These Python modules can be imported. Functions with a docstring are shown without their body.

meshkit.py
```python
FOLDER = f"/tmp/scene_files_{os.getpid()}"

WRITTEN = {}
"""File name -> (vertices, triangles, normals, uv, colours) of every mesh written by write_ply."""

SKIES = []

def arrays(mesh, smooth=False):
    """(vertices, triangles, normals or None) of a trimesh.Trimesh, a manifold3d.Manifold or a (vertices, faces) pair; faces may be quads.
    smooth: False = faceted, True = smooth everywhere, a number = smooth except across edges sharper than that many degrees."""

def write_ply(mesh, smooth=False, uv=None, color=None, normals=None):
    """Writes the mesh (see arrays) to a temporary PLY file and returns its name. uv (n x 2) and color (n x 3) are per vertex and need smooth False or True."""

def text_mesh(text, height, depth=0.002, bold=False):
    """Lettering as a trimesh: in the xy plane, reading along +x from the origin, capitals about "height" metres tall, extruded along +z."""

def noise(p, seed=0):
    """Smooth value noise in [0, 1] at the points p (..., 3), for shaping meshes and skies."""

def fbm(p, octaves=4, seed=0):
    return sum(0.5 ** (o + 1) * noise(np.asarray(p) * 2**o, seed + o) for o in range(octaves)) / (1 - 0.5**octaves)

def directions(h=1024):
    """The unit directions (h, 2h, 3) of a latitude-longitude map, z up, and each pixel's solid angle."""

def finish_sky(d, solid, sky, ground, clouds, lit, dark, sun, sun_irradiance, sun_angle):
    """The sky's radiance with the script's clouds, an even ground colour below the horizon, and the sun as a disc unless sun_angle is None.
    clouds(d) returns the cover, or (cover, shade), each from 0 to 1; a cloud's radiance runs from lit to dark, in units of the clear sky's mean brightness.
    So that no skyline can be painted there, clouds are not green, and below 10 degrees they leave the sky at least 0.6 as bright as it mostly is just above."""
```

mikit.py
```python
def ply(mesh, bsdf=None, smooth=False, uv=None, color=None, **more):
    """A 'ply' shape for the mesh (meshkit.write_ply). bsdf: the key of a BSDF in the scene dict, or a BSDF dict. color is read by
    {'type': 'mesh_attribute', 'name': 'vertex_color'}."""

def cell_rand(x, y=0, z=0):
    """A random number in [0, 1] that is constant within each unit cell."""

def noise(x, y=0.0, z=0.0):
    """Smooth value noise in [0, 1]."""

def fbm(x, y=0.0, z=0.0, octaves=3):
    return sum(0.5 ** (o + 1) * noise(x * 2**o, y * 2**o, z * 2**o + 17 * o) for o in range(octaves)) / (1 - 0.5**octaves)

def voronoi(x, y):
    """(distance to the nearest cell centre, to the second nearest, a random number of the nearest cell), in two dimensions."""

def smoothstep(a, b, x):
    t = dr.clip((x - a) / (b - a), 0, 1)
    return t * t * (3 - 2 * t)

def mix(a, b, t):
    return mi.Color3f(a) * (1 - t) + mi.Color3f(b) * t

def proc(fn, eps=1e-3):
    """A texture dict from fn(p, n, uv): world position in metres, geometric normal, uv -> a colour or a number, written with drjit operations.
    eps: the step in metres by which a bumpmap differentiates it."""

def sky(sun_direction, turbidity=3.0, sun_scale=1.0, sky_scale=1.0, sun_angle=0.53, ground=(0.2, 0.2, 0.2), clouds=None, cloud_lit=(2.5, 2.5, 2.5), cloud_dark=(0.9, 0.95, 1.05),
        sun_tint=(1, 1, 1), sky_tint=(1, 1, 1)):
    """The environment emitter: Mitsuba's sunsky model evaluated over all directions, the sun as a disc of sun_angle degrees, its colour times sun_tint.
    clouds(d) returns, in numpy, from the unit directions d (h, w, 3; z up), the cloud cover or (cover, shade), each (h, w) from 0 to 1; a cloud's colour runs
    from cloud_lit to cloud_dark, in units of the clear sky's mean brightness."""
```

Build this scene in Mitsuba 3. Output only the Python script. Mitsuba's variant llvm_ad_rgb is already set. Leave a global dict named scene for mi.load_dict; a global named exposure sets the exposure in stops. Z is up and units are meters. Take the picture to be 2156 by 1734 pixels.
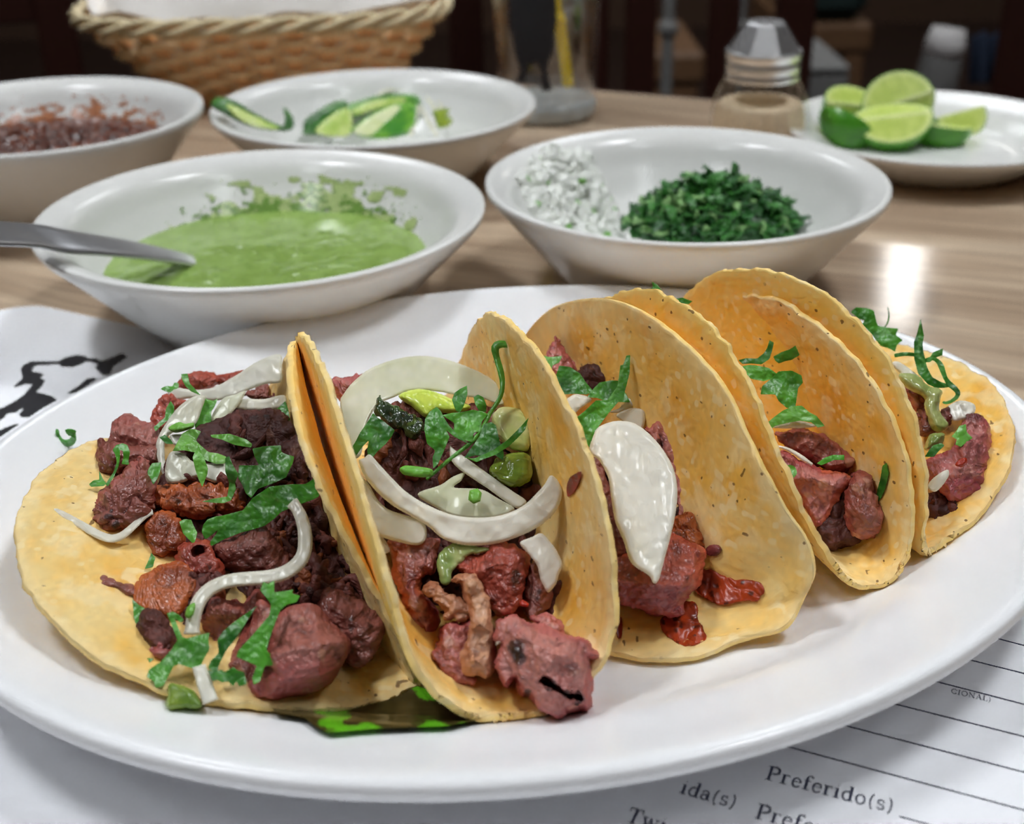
import math, random
import numpy as np
import trimesh, shapely
from shapely import geometry as sg, affinity
from scipy.interpolate import LinearNDInterpolator, CubicSpline
from manifold3d import CrossSection, Manifold
import drjit as dr
import mitsuba as mi
import mikit, meshkit
from meshkit import fbm, noise

T = mi.ScalarTransform4f
scene, labels = {}, {}
# ------------------------------------------------------------------ camera, light, exposure  (z = 0 is the table top)
FOCAL, PITCH, ROLL, CAM_H = 2693.5, 0.4707, -0.0186, 0.20          # focal length in pixels of the 2156 px wide frame
CAM = np.array([0.0, 0.0, CAM_H])
FW = np.array([0, math.cos(PITCH), -math.sin(PITCH)])
_r, _u = np.array([1.0, 0, 0]), np.array([0, math.sin(PITCH), math.cos(PITCH)])
RT, UP = _r * math.cos(ROLL) + _u * math.sin(ROLL), _u * math.cos(ROLL) - _r * math.sin(ROLL)
scene['camera'] = {'type': 'thinlens', 'fov': math.degrees(2 * math.atan(1078 / FOCAL)), 'fov_axis': 'x', 'near_clip': 0.02, 'far_clip': 50.0,
                   'aperture_radius': 0.0016, 'focus_distance': 0.335,
                   'to_world': T().look_at(origin=CAM.tolist(), target=(CAM + FW).tolist(), up=UP.tolist())}
exposure = 0.14
ROOM = dict(x0=-3.2, x1=3.4, y0=-2.6, y1=5.2, z0=-0.75, z1=2.05)
LAMPS = [  # ceiling panel lamps of the room: centre x, y, size x, size y, radiance
    (-0.9, 0.5, 0.30, 0.60, 34.0), (0.9, 0.5, 0.30, 0.60, 34.0), (-0.9, -0.6, 0.30, 0.60, 8.0), (0.9, -0.6, 0.30, 0.60, 8.0),
    (-0.75, 2.7, 0.30, 1.2, 7.0), (0.65, 2.7, 0.30, 1.2, 7.0)]
# ------------------------------------------------------------------ helpers


def S(r, g=None, b=None):                                               # sRGB 0..255 to linear
    c = np.array([r, g, b] if g is not None else r, float) / 255
    return np.where(c <= .04045, c / 12.92, ((c + .055) / 1.055) ** 2.4)


def ray(px, py):
    px, py = np.asarray(px, float), np.asarray(py, float)
    return ((px - 1078) / FOCAL)[..., None] * RT - ((py - 867) / FOCAL)[..., None] * UP + FW


def at(px, py, z):                                                      # the point at height z seen there
    r = ray(px, py)
    t = (z - CAM_H) / r[..., 2]
    return CAM + r * t[..., None]


def axial(p):
    return (np.asarray(p) - CAM) @ FW


def numbered(name):
    if name not in used:
        used[name] = 0
        return name
    used[name] += 1
    return f'{name}_{used[name]:03d}'


used = {}


def put(name, mesh, bsdf, parent=None, label=None, cat=None, group=None, kind=None, smooth=True, **kw):
    key = numbered((parent + '__' if parent else '') + name)
    scene[key] = mikit.ply(mesh, 'mat_' + bsdf, smooth=smooth, **kw)
    tag(key, label, cat, group, kind)
    return key


def tag(key, label=None, cat=None, group=None, kind=None):
    d = {k: v for k, v in (('label', label), ('category', cat), ('group', group), ('kind', kind)) if v}
    if d:
        labels[key] = d


def thing(name, label, cat, group=None, kind=None):
    key = numbered(name)
    tag(key, label, cat, group, kind)
    return key


def rgb(c):
    return {'type': 'rgb', 'value': [float(x) for x in c]}


def mat(key, color, rough=.5, spec=.5, metallic=0., **kw):
    d = {'type': 'principled', 'base_color': color if isinstance(color, dict) else rgb(color), 'roughness': rough, 'specular': spec, 'metallic': metallic}
    d.update(kw)
    scene['mat_' + key] = {'type': 'twosided', 'bsdf': d}


def concat(ms):
    return trimesh.util.concatenate(ms)


def box(sx, sy, sz, c=(0, 0, 0), bev=0.0):
    if bev <= 0:
        m = trimesh.creation.box((sx, sy, sz))
    else:
        q = np.array([[a * (sx / 2 - bev * i), b * (sy / 2 - bev * j), d * (sz / 2 - bev * k)] for a in (-1, 1) for b in (-1, 1) for d in (-1, 1) for i, j, k in ((0, 1, 1), (1, 0, 1), (1, 1, 0))])
        m = trimesh.convex.convex_hull(q)
    m.apply_translation(c)
    return m


def rotz(m, deg, at_=(0, 0)):
    m.apply_transform(trimesh.transformations.rotation_matrix(math.radians(deg), [0, 0, 1], [at_[0], at_[1], 0]))
    return m


def lathe(profile, n=96, squash=None):
    """closed of revolution from (r, z) points, first and last on the axis or not; returns (v, f)"""
    p = np.array(profile, float)
    a = np.arange(n) * 2 * np.pi / n
    v = np.stack([p[:, None, 0] * np.cos(a), p[:, None, 0] * np.sin(a), np.broadcast_to(p[:, None, 1], (len(p), n))], -1)
    if squash is not None:
        v = squash(v, a)
    i, j = np.meshgrid(np.arange(len(p) - 1), np.arange(n), indexing='ij')
    q = np.stack([i * n + j, i * n + (j + 1) % n, (i + 1) * n + (j + 1) % n, (i + 1) * n + j], -1).reshape(-1, 4)
    f = np.vstack([q[:, [0, 1, 2]], q[:, [0, 2, 3]]])
    v = v.reshape(-1, 3)
    t = v[f]
    ok = np.linalg.norm(np.cross(t[:, 1] - t[:, 0], t[:, 2] - t[:, 0]), axis=1) > 1e-13
    m = trimesh.Trimesh(v, f[ok], process=False)
    m.merge_vertices(digits_vertex=7)
    return m


def smooth_profile(pts, n=60):
    p = np.array(pts, float)
    s = np.r_[0, np.cumsum(np.linalg.norm(np.diff(p, axis=0), axis=1))]
    out = []
    for k in range(len(p) - 1):                                        # chamfered polyline: fine sampling plus corner smoothing
        out += [p[k] + (p[k + 1] - p[k]) * t for t in np.linspace(0, 1, max(2, int(n * (s[k + 1] - s[k]) / s[-1])), endpoint=False)]
    out = np.array(out + [p[-1]])
    for _ in range(3):
        out[1:-1] = .25 * out[:-2] + .5 * out[1:-1] + .25 * out[2:]
    return out


def tube(pts, r, sides=10, closed=False, flat=1.0):
    p = np.asarray(pts, float)
    n = len(p)
    t = (np.roll(p, -1, 0) - np.roll(p, 1, 0)) if closed else np.gradient(p, axis=0)
    t /= np.linalg.norm(t, axis=1, keepdims=True) + 1e-12
    a = np.cross(t, [0, 0, 1.0])
    bad = np.linalg.norm(a, axis=1) < 1e-3
    a[bad] = np.cross(t[bad], [0, 1.0, 0])
    a /= np.linalg.norm(a, axis=1, keepdims=True)
    b = np.cross(a, t)
    ang = np.arange(sides) * 2 * np.pi / sides
    rr = np.broadcast_to(r, (n,))[:, None, None]
    v = (p[:, None] + rr * (np.cos(ang)[None, :, None] * a[:, None] * flat + np.sin(ang)[None, :, None] * b[:, None])).reshape(-1, 3)
    m = n if closed else n - 1
    i, j = np.meshgrid(np.arange(m), np.arange(sides), indexing='ij')
    i2 = (i + 1) % n
    q = np.stack([i * sides + j, i * sides + (j + 1) % sides, i2 * sides + (j + 1) % sides, i2 * sides + j], -1).reshape(-1, 4)
    f = np.vstack([q[:, [0, 1, 2]], q[:, [0, 2, 3]]])
    if not closed:
        v = np.vstack([v, p[:1], p[-1:]])
        k = np.arange(sides)
        c0, c1 = n * sides, n * sides + 1
        f = np.vstack([f, np.stack([(k + 1) % sides, k, k * 0 + c0], 1), np.stack([(n - 1) * sides + k, (n - 1) * sides + (k + 1) % sides, k * 0 + c1], 1)])
    mm = trimesh.Trimesh(v, f, process=False)
    mm.fix_normals()
    return mm


def lerp3(a, b, t):
    return np.asarray(a) * (1 - t[:, None]) + np.asarray(b) * t[:, None]


def sstep(a, b, x):
    t = np.clip((x - a) / (b - a), 0, 1)
    return t * t * (3 - 2 * t)


# ------------------------------------------------------------------ materials
VC = {'type': 'mesh_attribute', 'name': 'vertex_color'}
def plastic(key, color, alpha):
    scene['mat_' + key] = {'type': 'twosided', 'bsdf': {'type': 'roughplastic', 'distribution': 'ggx', 'alpha': alpha, 'int_ior': 1.5, 'nonlinear': False, 'diffuse_reflectance': color if isinstance(color, dict) else rgb(color)}}


plastic('ceramic', S(245, 246, 247), .04)
mat('paper', S(246, 247, 250), .75, .25)
mat('print_ink', S(38, 38, 42), .6, .3)
mat('print_navy', S(28, 34, 62), .6, .3)


def mat_bump(key, fn, scale, eps, color, rough, spec, **kw):
    mat(key, color, rough, spec, **kw)
    inner = scene['mat_' + key]['bsdf']
    scene['mat_' + key] = {'type': 'twosided', 'bsdf': {'type': 'bumpmap', 'tex': mikit.proc(fn, eps), 'scale': scale, 'bsdf': inner}}


plastic('bowl_glaze', S(232, 232, 228), .04)
mat_bump('tortilla_base', lambda p, n, uv: mikit.fbm(p.x * 900, p.y * 900, p.z * 900, 2), .0003, 3e-4, VC, .62, .35, sheen=.1)
mat('tortilla_freckle', S(96, 58, 26), .7, .2)
mat('tortilla_grain', S(252, 230, 176), .6, .3)


def freckle_fn(p, n, uv):
    return mikit.smoothstep(.875, .915, mikit.noise(p.x * 620, p.y * 620, p.z * 620)) * mikit.smoothstep(.38, .5, mikit.noise(p.x * 75 + 9, p.y * 75, p.z * 75)) * .8


def grain_fn(p, n, uv):
    return mikit.smoothstep(.60, .80, mikit.noise(p.x * 480, p.y * 480 + 7, p.z * 480)) * mikit.smoothstep(.4, .62, mikit.noise(p.x * 90, p.y * 90, p.z * 90 + 5)) * .6


_tb, _tf, _tg = (scene.pop('mat_' + k)['bsdf'] for k in ('tortilla_base', 'tortilla_freckle', 'tortilla_grain'))
scene['mat_tortilla_skin'] = {'type': 'twosided', 'bsdf': {'type': 'blendbsdf', 'weight': mikit.proc(freckle_fn), 'a': {'type': 'blendbsdf', 'weight': mikit.proc(grain_fn), 'a': _tb, 'b': _tg}, 'b': _tf}}
def fiber_fn(p, n, uv):                                                 # muscle fibres with a wandering direction, and small pores
    w = mikit.noise(p.x * 60, p.y * 60, p.z * 60) * 6
    f = mikit.noise(p.x * 2400 + w * 20, p.y * 520, p.z * 2000 - w * 14)
    return .55 * f + .9 * mikit.fbm(p.x * 800, p.y * 800, p.z * 800, 3)


mat_bump('beef', fiber_fn, .0007, 1.6e-4, VC, .31, .55, clearcoat=.35, clearcoat_gloss=.94)
mat_bump('beef_dry', fiber_fn, .0006, 1.6e-4, VC, .55, .35)
mat('wet', VC, .16, .5, clearcoat=.4, clearcoat_gloss=.95)
mat_bump('herb', lambda p, n, uv: mikit.fbm(p.x * 700, p.y * 700, p.z * 700, 2), .0006, 3e-4, VC, .36, .5)
mat('salsa_film', VC, .32, .4)
mat('veg', VC, .26, .5)
scene['mat_onion'] = {'type': 'bumpmap', 'tex': mikit.proc(lambda p, n, uv: mikit.noise(p.x * 900, p.y * 330, p.z * 900), 3e-4), 'scale': .00025, 'bsdf': {'type': 'blendbsdf', 'weight': .42,
                      'a': {'type': 'principledthin', 'base_color': VC, 'roughness': .2, 'spec_trans': .24, 'diff_trans': .8, 'eta': 1.4},
                      'b': {'type': 'twosided', 'bsdf': {'type': 'principled', 'base_color': VC, 'roughness': .24, 'specular': .5, 'clearcoat': .35, 'clearcoat_gloss': .93}}}}
mat('onion_dice', VC, .5, .3)
mat('chrome', (.9, .91, .92), .33, .5, 1.0)
mat('steel', (.74, .75, .78), .34, .5, 1.0)
mat('dark_wood', S(46, 22, 17), .38, .4)
mat('dark_wood_black', S(20, 13, 12), .45, .4)
mat('tan_wood', S(104, 76, 52), .5, .4)
mat('wicker_tan', S(246, 200, 146), .55, .35)
mat('wicker_light', S(252, 224, 180), .55, .35)
mat('wicker_pale', S(222, 206, 168), .55, .35)
mat('napkin', S(232, 228, 222), .8, .2)
mat('straw_yellow', S(252, 226, 10), .35, .5)
mat('grey_plastic', S(120, 120, 118), .5, .4)
mat('white_plastic', S(215, 212, 210), .5, .4)
mat('blue_cloth', S(44, 54, 72), .8, .2)
mat('teal_cloth', S(32, 46, 44), .8, .2)
mat('pepper', VC, .7, .3)
mat('wall_paint', S(92, 70, 56), .8, .2)
mat('ceiling_paint', S(225, 222, 215), .9, .2)
mat('floor_tile', S(58, 44, 38), .35, .4)
scene['mat_glass'] = {'type': 'dielectric', 'int_ior': 1.5, 'ext_ior': 1.0}
scene['mat_glass_frost'] = {'type': 'principled', 'base_color': rgb(S(226, 236, 238)), 'roughness': .14, 'spec_trans': .5, 'eta': 1.45}
scene['mat_glass_thin'] = {'type': 'thindielectric', 'int_ior': 1.5}
AX, BX = np.array([math.cos(math.radians(-24.0)), math.sin(math.radians(-24.0)), 0]), np.array([math.sin(math.radians(24.0)), math.cos(math.radians(24.0)), 0])


def wood_fn(p, n, uv):                                                  # pale laminate, grain along the table's long side
    a = p.x * float(AX[0]) + p.y * float(AX[1])
    b = p.x * float(BX[0]) + p.y * float(BX[1])
    w = mikit.fbm(a * 7, b * 9, 1.5, 2)
    g1 = mikit.fbm(a * 5 + w * .8, b * 95 + w * 5, 3.0, 3)
    g2 = mikit.fbm(a * 22, b * 420, 9.0, 2)
    c = mikit.mix(mi.Color3f(*map(float, S(172, 148, 124))), mi.Color3f(*map(float, S(204, 182, 156))), mikit.smoothstep(.25, .8, g1))
    return c * (0.86 + 0.24 * g2) * (0.94 + .12 * mikit.smoothstep(.35, .65, w))


plastic('table_laminate', mikit.proc(wood_fn), .014)
# ------------------------------------------------------------------ the room
R_ = ROOM
cx, cy = (R_['x0'] + R_['x1']) / 2, (R_['y0'] + R_['y1']) / 2
lx, ly, lz = R_['x1'] - R_['x0'], R_['y1'] - R_['y0'], R_['z1'] - R_['z0']
put('floor', box(lx + .2, ly + .2, .1, (cx, cy, R_['z0'] - .05)), 'floor_tile', smooth=False, kind='structure')
put('ceiling', box(lx + .2, ly + .2, .1, (cx, cy, R_['z1'] + .05)), 'ceiling_paint', smooth=False, kind='structure')
put('wall_back', box(lx, .1, lz, (cx, R_['y1'] + .05, (R_['z0'] + R_['z1']) / 2)), 'wall_paint', smooth=False, kind='structure')
put('wall_front', box(lx, .1, lz, (cx, R_['y0'] - .05, (R_['z0'] + R_['z1']) / 2)), 'wall_paint', smooth=False, kind='structure')
put('wall_left', box(.1, ly, lz, (R_['x0'] - .05, cy, (R_['z0'] + R_['z1']) / 2)), 'wall_paint', smooth=False, kind='structure')
put('wall_right', box(.1, ly, lz, (R_['x1'] + .05, cy, (R_['z0'] + R_['z1']) / 2)), 'wall_paint', smooth=False, kind='structure')
for i, (x, y, sx, sy, L) in enumerate(LAMPS):
    lk = thing('ceiling_lamp', 'white framed ceiling panel lamp ' + ('left' if x < 0 else 'right') + (' above the table', ' over the near end of the table', ' over the chairs beyond the table')[i // 2], 'lamp', 'ceiling lamps of the dining room')
    fr = concat([box(sx + .06, .03, .05, (x, y + s * (sy / 2 + .015), R_['z1'] - .025)) for s in (-1, 1)] + [box(.03, sy, .05, (x + s * (sx / 2 + .015), y, R_['z1'] - .025)) for s in (-1, 1)])
    put('frame', fr, 'ceiling_paint', lk, smooth=False)
    k = lk + '__diffuser'
    scene[k] = mikit.ply(box(sx, sy, .02, (x, y, R_['z1'] - .03)), 'mat_ceiling_paint', emitter={'type': 'area', 'radiance': rgb(np.array([.955, .99, 1.03]) * L)})
# ------------------------------------------------------------------ the table
# table frame: a along AX, b along BX; far edge at b = B1, left edge at a = A0
A0 = -.535
B1 = .8217


def tf(a, b, z):
    return AX * a + BX * b + np.array([0, 0, z])


def table_box(a0, a1, b0, b1, z0, z1, bev=.002):
    m = box(a1 - a0, b1 - b0, z1 - z0, ((a0 + a1) / 2, (b0 + b1) / 2, (z0 + z1) / 2), bev)
    return rotz(m, -24.0)


tb = thing('dining_table', 'pale wood-grain laminate dining table under all the dishes', 'table')
put('tabletop', table_box(A0, A0 + 1.5, -.55, B1, -.03, 0), 'table_laminate', tb, smooth=False)
put('edge_band', concat([table_box(A0 - .004, A0 + 1.504, B1, B1 + .004, -.034, -.0005, 0), table_box(A0 - .004, A0, -.55, B1, -.034, -.0005, 0)]), 'dark_wood', tb, smooth=False)
for a in (A0 + .1, A0 + 1.4):
    for b in (-.45, B1 - .1):
        put('leg', table_box(a - .03, a + .03, b - .03, b + .03, -.75, -.03), 'dark_wood_black', tb, smooth=False)

# ------------------------------------------------------------------ placemat: one sheet of paper under the plate, with print
def flat_poly(poly_xy, z, h):
    g = sg.Polygon(poly_xy) if not hasattr(poly_xy, 'geoms') and not isinstance(poly_xy, sg.Polygon) else poly_xy
    ms = [trimesh.creation.extrude_polygon(q, h, engine='earcut') for q in getattr(g, 'geoms', [g])]
    m = concat(ms)
    m.apply_translation([0, 0, z])
    return m


def px_poly(pts, z=0.0):
    p = np.array(pts, float)
    return at(p[:, 0], p[:, 1], z)[:, :2]


corner = at(80, 648, 0)
pl = [at(-240, 745, 0), at(0, 655, 0), at(40, 648, 0), at(80, 645, 0), at(110, 650, 0), corner + AX * .05 - BX * .0015, corner + AX * .42 - BX * .004, corner + AX * .425 - BX * .32, corner - AX * .01 - BX * .33]
pm = thing('placemat', 'white printed paper placemat under the oval plate', 'placemat')
put('sheet', flat_poly([q[:2] for q in pl], .0002, .0003), 'paper', pm, smooth=False)
ZP = .0005
z8 = lambda L: [(x / 4.4917, 620 + y / 4.4917) for x, y in L]           # crop coordinates to picture coordinates
bull = [z8(q) for q in (
    [(150, 880), (235, 800), (215, 715), (240, 680), (295, 650), (560, 650), (620, 615), (720, 590), (800, 600), (830, 625), (900, 620), (945, 650), (1010, 635), (1150, 575), (1190, 600), (1120, 650), (1060, 690), (1030, 760), (990, 765), (940, 720), (920, 700), (950, 665), (880, 640), (800, 635), (770, 660), (690, 690), (600, 685), (565, 660), (330, 675), (290, 715), (290, 745), (380, 760), (400, 775), (360, 800), (410, 825), (380, 880), (320, 940), (400, 955), (480, 980), (525, 1010), (400, 1080), (270, 1165), (220, 1165), (200, 1140), (240, 1100), (250, 1070), (200, 1070), (150, 1120), (60, 1130), (20, 1180), (-60, 1230), (-60, 1120), (50, 1080), (160, 1020), (250, 955), (320, 870), (330, 850), (240, 850)],
    [(660, 940), (760, 880), (830, 815), (870, 805), (900, 815), (800, 880), (700, 935)],
    [(-60, 1340), (60, 1275), (160, 1240), (60, 1310), (-60, 1390)])]
holes = [z8([(685, 655), (720, 640), (745, 650), (725, 672)]), z8([(300, 1030), (350, 990), (390, 985), (380, 1010), (330, 1040)])]
shp = shapely.union_all([sg.Polygon(px_poly(b)).buffer(0) for b in bull])
shp = shp.difference(shapely.union_all([sg.Polygon(px_poly(h)) for h in holes])).buffer(.0013).buffer(-.0007)
put('bull_drawing', flat_poly(shp, ZP, .00005), 'print_ink', pm, smooth=False, label='black ink drawing of a bull head')
rules = [((1620, 1560), (2300, 1732)), ((1700, 1590), (2156, 1709)), ((1620, 1680), (1620, 1680))]
LINES = [((1718, 1591), (2156, 1709)), ((1835, 1545), (2156, 1629)), ((1935, 1498), (2156, 1554)), ((2010, 1448), (2156, 1486)), ((2080, 1402), (2156, 1421)), ((2110, 1350), (2156, 1362)), ((1893, 1722), (2100, 1778))]
for a, b in LINES:
    p, q = at(*a, 0), at(*b, 0)
    d = (q - p) / np.linalg.norm(q - p)
    p, q = p - d * .02 * (a[0] != 1893), q + d * .02
    w = np.array([-d[1], d[0], 0]) * .00022
    put('rule', flat_poly([(p + w)[:2], (p - w)[:2], (q - w)[:2], (q + w)[:2]], ZP, .00005), 'print_navy', pm, smooth=False)
# serif letters from strokes: (points, width); cap height 1
ar = lambda cx, cy, rx, ry, a0, a1, n=14: [(cx + rx * math.cos(math.radians(t)), cy + ry * math.sin(math.radians(t))) for t in np.linspace(a0, a1, n)]
TH, TN = .13, .055
GL = {
    'P': (.66, [([(.16, 0), (.16, 1)], TH), ([(.02, .02), (.32, .02)], TN), ([(.02, .98), (.36, .98)], TN), (ar(.34, .74, .24, .25, 90, -90), .11), ([(.16, .49), (.36, .49)], TN)]),
    'r': (.44, [([(.13, 0), (.13, .64)], TH), ([(.01, .02), (.28, .02)], TN), ([(.02, .64), (.14, .64)], TN), (ar(.3, .46, .17, .2, 170, 60), TN), ([(.36, .6), (.40, .6)], .13)]),
    'e': (.50, [(ar(.26, .32, .19, .32, 15, 320, 20), .09), ([(.1, .38), (.44, .38)], TN)]),
    'f': (.36, [([(.15, 0), (.15, .82)], TH), ([(.02, .02), (.3, .02)], TN), ([(.02, .64), (.32, .64)], TN), (ar(.29, .82, .14, .18, 180, 60), .08), ([(.36, .96), (.39, .93)], .12)]),
    'i': (.29, [([(.14, 0), (.14, .64)], TH), ([(.02, .02), (.26, .02)], TN), ([(.03, .64), (.14, .64)], TN), ([(.13, .88), (.15, .88)], .14)]),
    'd': (.58, [([(.44, 0), (.44, 1)], TH), ([(.32, .98), (.44, .98)], TN), ([(.44, .02), (.56, .02)], TN), (ar(.27, .32, .2, .31, 60, 300, 18), .09)]),
    'o': (.54, [(ar(.27, .32, .2, .31, 0, 360, 24), .09)]),
    '(': (.34, [(ar(.38, .38, .26, .62, 125, 235, 14), .075)]),
    ')': (.34, [(ar(-.04, .38, .26, .62, 55, -55, 14), .075)]),
    's': (.42, [(ar(.21, .47, .14, .16, 20, 230, 12) + ar(.22, .16, .15, .16, 60, -160, 12), .085)]),
    'a': (.50, [([(.36, .05), (.36, .44)], TH), (ar(.22, .46, .15, .17, 0, 160, 10), .075), (ar(.2, .18, .15, .17, 60, 300, 12), .085), ([(.36, .04), (.48, .04)], TN)]),
    'T': (.68, [([(.34, 0), (.34, .98)], TH), ([(.04, .97), (.64, .97)], TN), ([(.2, .02), (.48, .02)], TN), ([(.05, .97), (.03, .76)], TN), ([(.63, .97), (.65, .76)], TN)]),
    'w': (.78, [([(.08, .62), (.26, .02)], .11), ([(.26, .02), (.4, .6)], TN), ([(.38, .62), (.56, .02)], .11), ([(.56, .02), (.7, .62)], TN), ([(0, .63), (.2, .63)], TN), ([(.6, .63), (.78, .63)], TN)]),
    'p': (.56, [([(.14, -.3), (.14, .64)], TH), ([(.02, -.28), (.28, -.28)], TN), (ar(.3, .32, .2, .31, 130, -130, 16), .09)]),
    'C': (.72, [(ar(.4, .5, .33, .48, 40, 320, 24), .1), ([(.67, .95), (.67, .7)], TN)]),
    'I': (.36, [([(.18, 0), (.18, 1)], TH), ([(.04, .02), (.32, .02)], TN), ([(.04, .98), (.32, .98)], TN)]),
    'O': (.80, [(ar(.4, .5, .33, .48, 0, 360, 28), .1)]),
    'N': (.80, [([(.14, 0), (.14, .97)], TN), ([(.12, .97), (.66, .03)], .12), ([(.66, 0), (.66, .98)], TN), ([(.02, .02), (.26, .02)], TN), ([(.54, .98), (.78, .98)], TN)]),
    'A': (.74, [([(.1, .02), (.36, .97)], TN), ([(.36, .97), (.62, .02)], .12), ([(.18, .36), (.52, .36)], TN), ([(0, .02), (.22, .02)], TN), ([(.5, .02), (.74, .02)], TN)]),
    'L': (.62, [([(.16, 0), (.16, 1)], TH), ([(.02, .98), (.32, .98)], TN), ([(.02, .02), (.56, .02)], TN), ([(.56, .02), (.58, .26)], TN)]),
}


def lettering(name, text, p0, p1, cap, right=False):
    """text on the sheet: baseline through picture points p0 and p1, capitals cap metres tall"""
    a, b = at(*p0, 0), at(*p1, 0)
    d = (b - a) / np.linalg.norm(b - a)
    up = np.array([-d[1], d[0], 0])
    x, sh = 0.0, []
    for ch in text:
        if ch == ' ':
            x += .4
            continue
        w, strokes = GL[ch]
        for pts, wd in strokes:
            sh.append(sg.LineString([(x + u, v) for u, v in pts]).buffer(wd / 2, cap_style='round' if wd < TH else 'flat'))
        x += w + .06
    g = shapely.union_all(sh).simplify(.006)
    s = cap
    if right:
        s = cap
        off = np.linalg.norm(b - a) - x * s
        a = a + d * off
    stretch = 1.0
    g = affinity.affine_transform(g, [s * d[0] * stretch, s * up[0], s * d[1] * stretch, s * up[1], a[0], a[1]])
    put(name, flat_poly(g, ZP, .00005), 'print_navy', pm, smooth=False)
    return x * s


_l1 = np.linalg.norm(at(1875, 1713, 0) - at(1610, 1643, 0))
_c1 = _l1 / 5.98
lettering('lettering', 'Preferido(s)', (1610, 1643), (1875, 1713), _c1)
lettering('lettering', 'ida(s)', (1430, 1672), (1560, 1709), _c1 * .98)
lettering('lettering', 'Preferida', (1588, 1725), (1690, 1753), _c1 * 1.0)
lettering('lettering', 'Twi', (1315, 1732), (1400, 1758), _c1)
lettering('lettering', 'CIONAL)', (2001, 1462), (2086, 1481), np.linalg.norm(at(2086, 1481, 0) - at(2001, 1462, 0)) / 4.75)

# ------------------------------------------------------------------ the oval plate
PX, PY, PA, PB, PYAW = .0010, .3159, .1573, .1288, .2813


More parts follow.
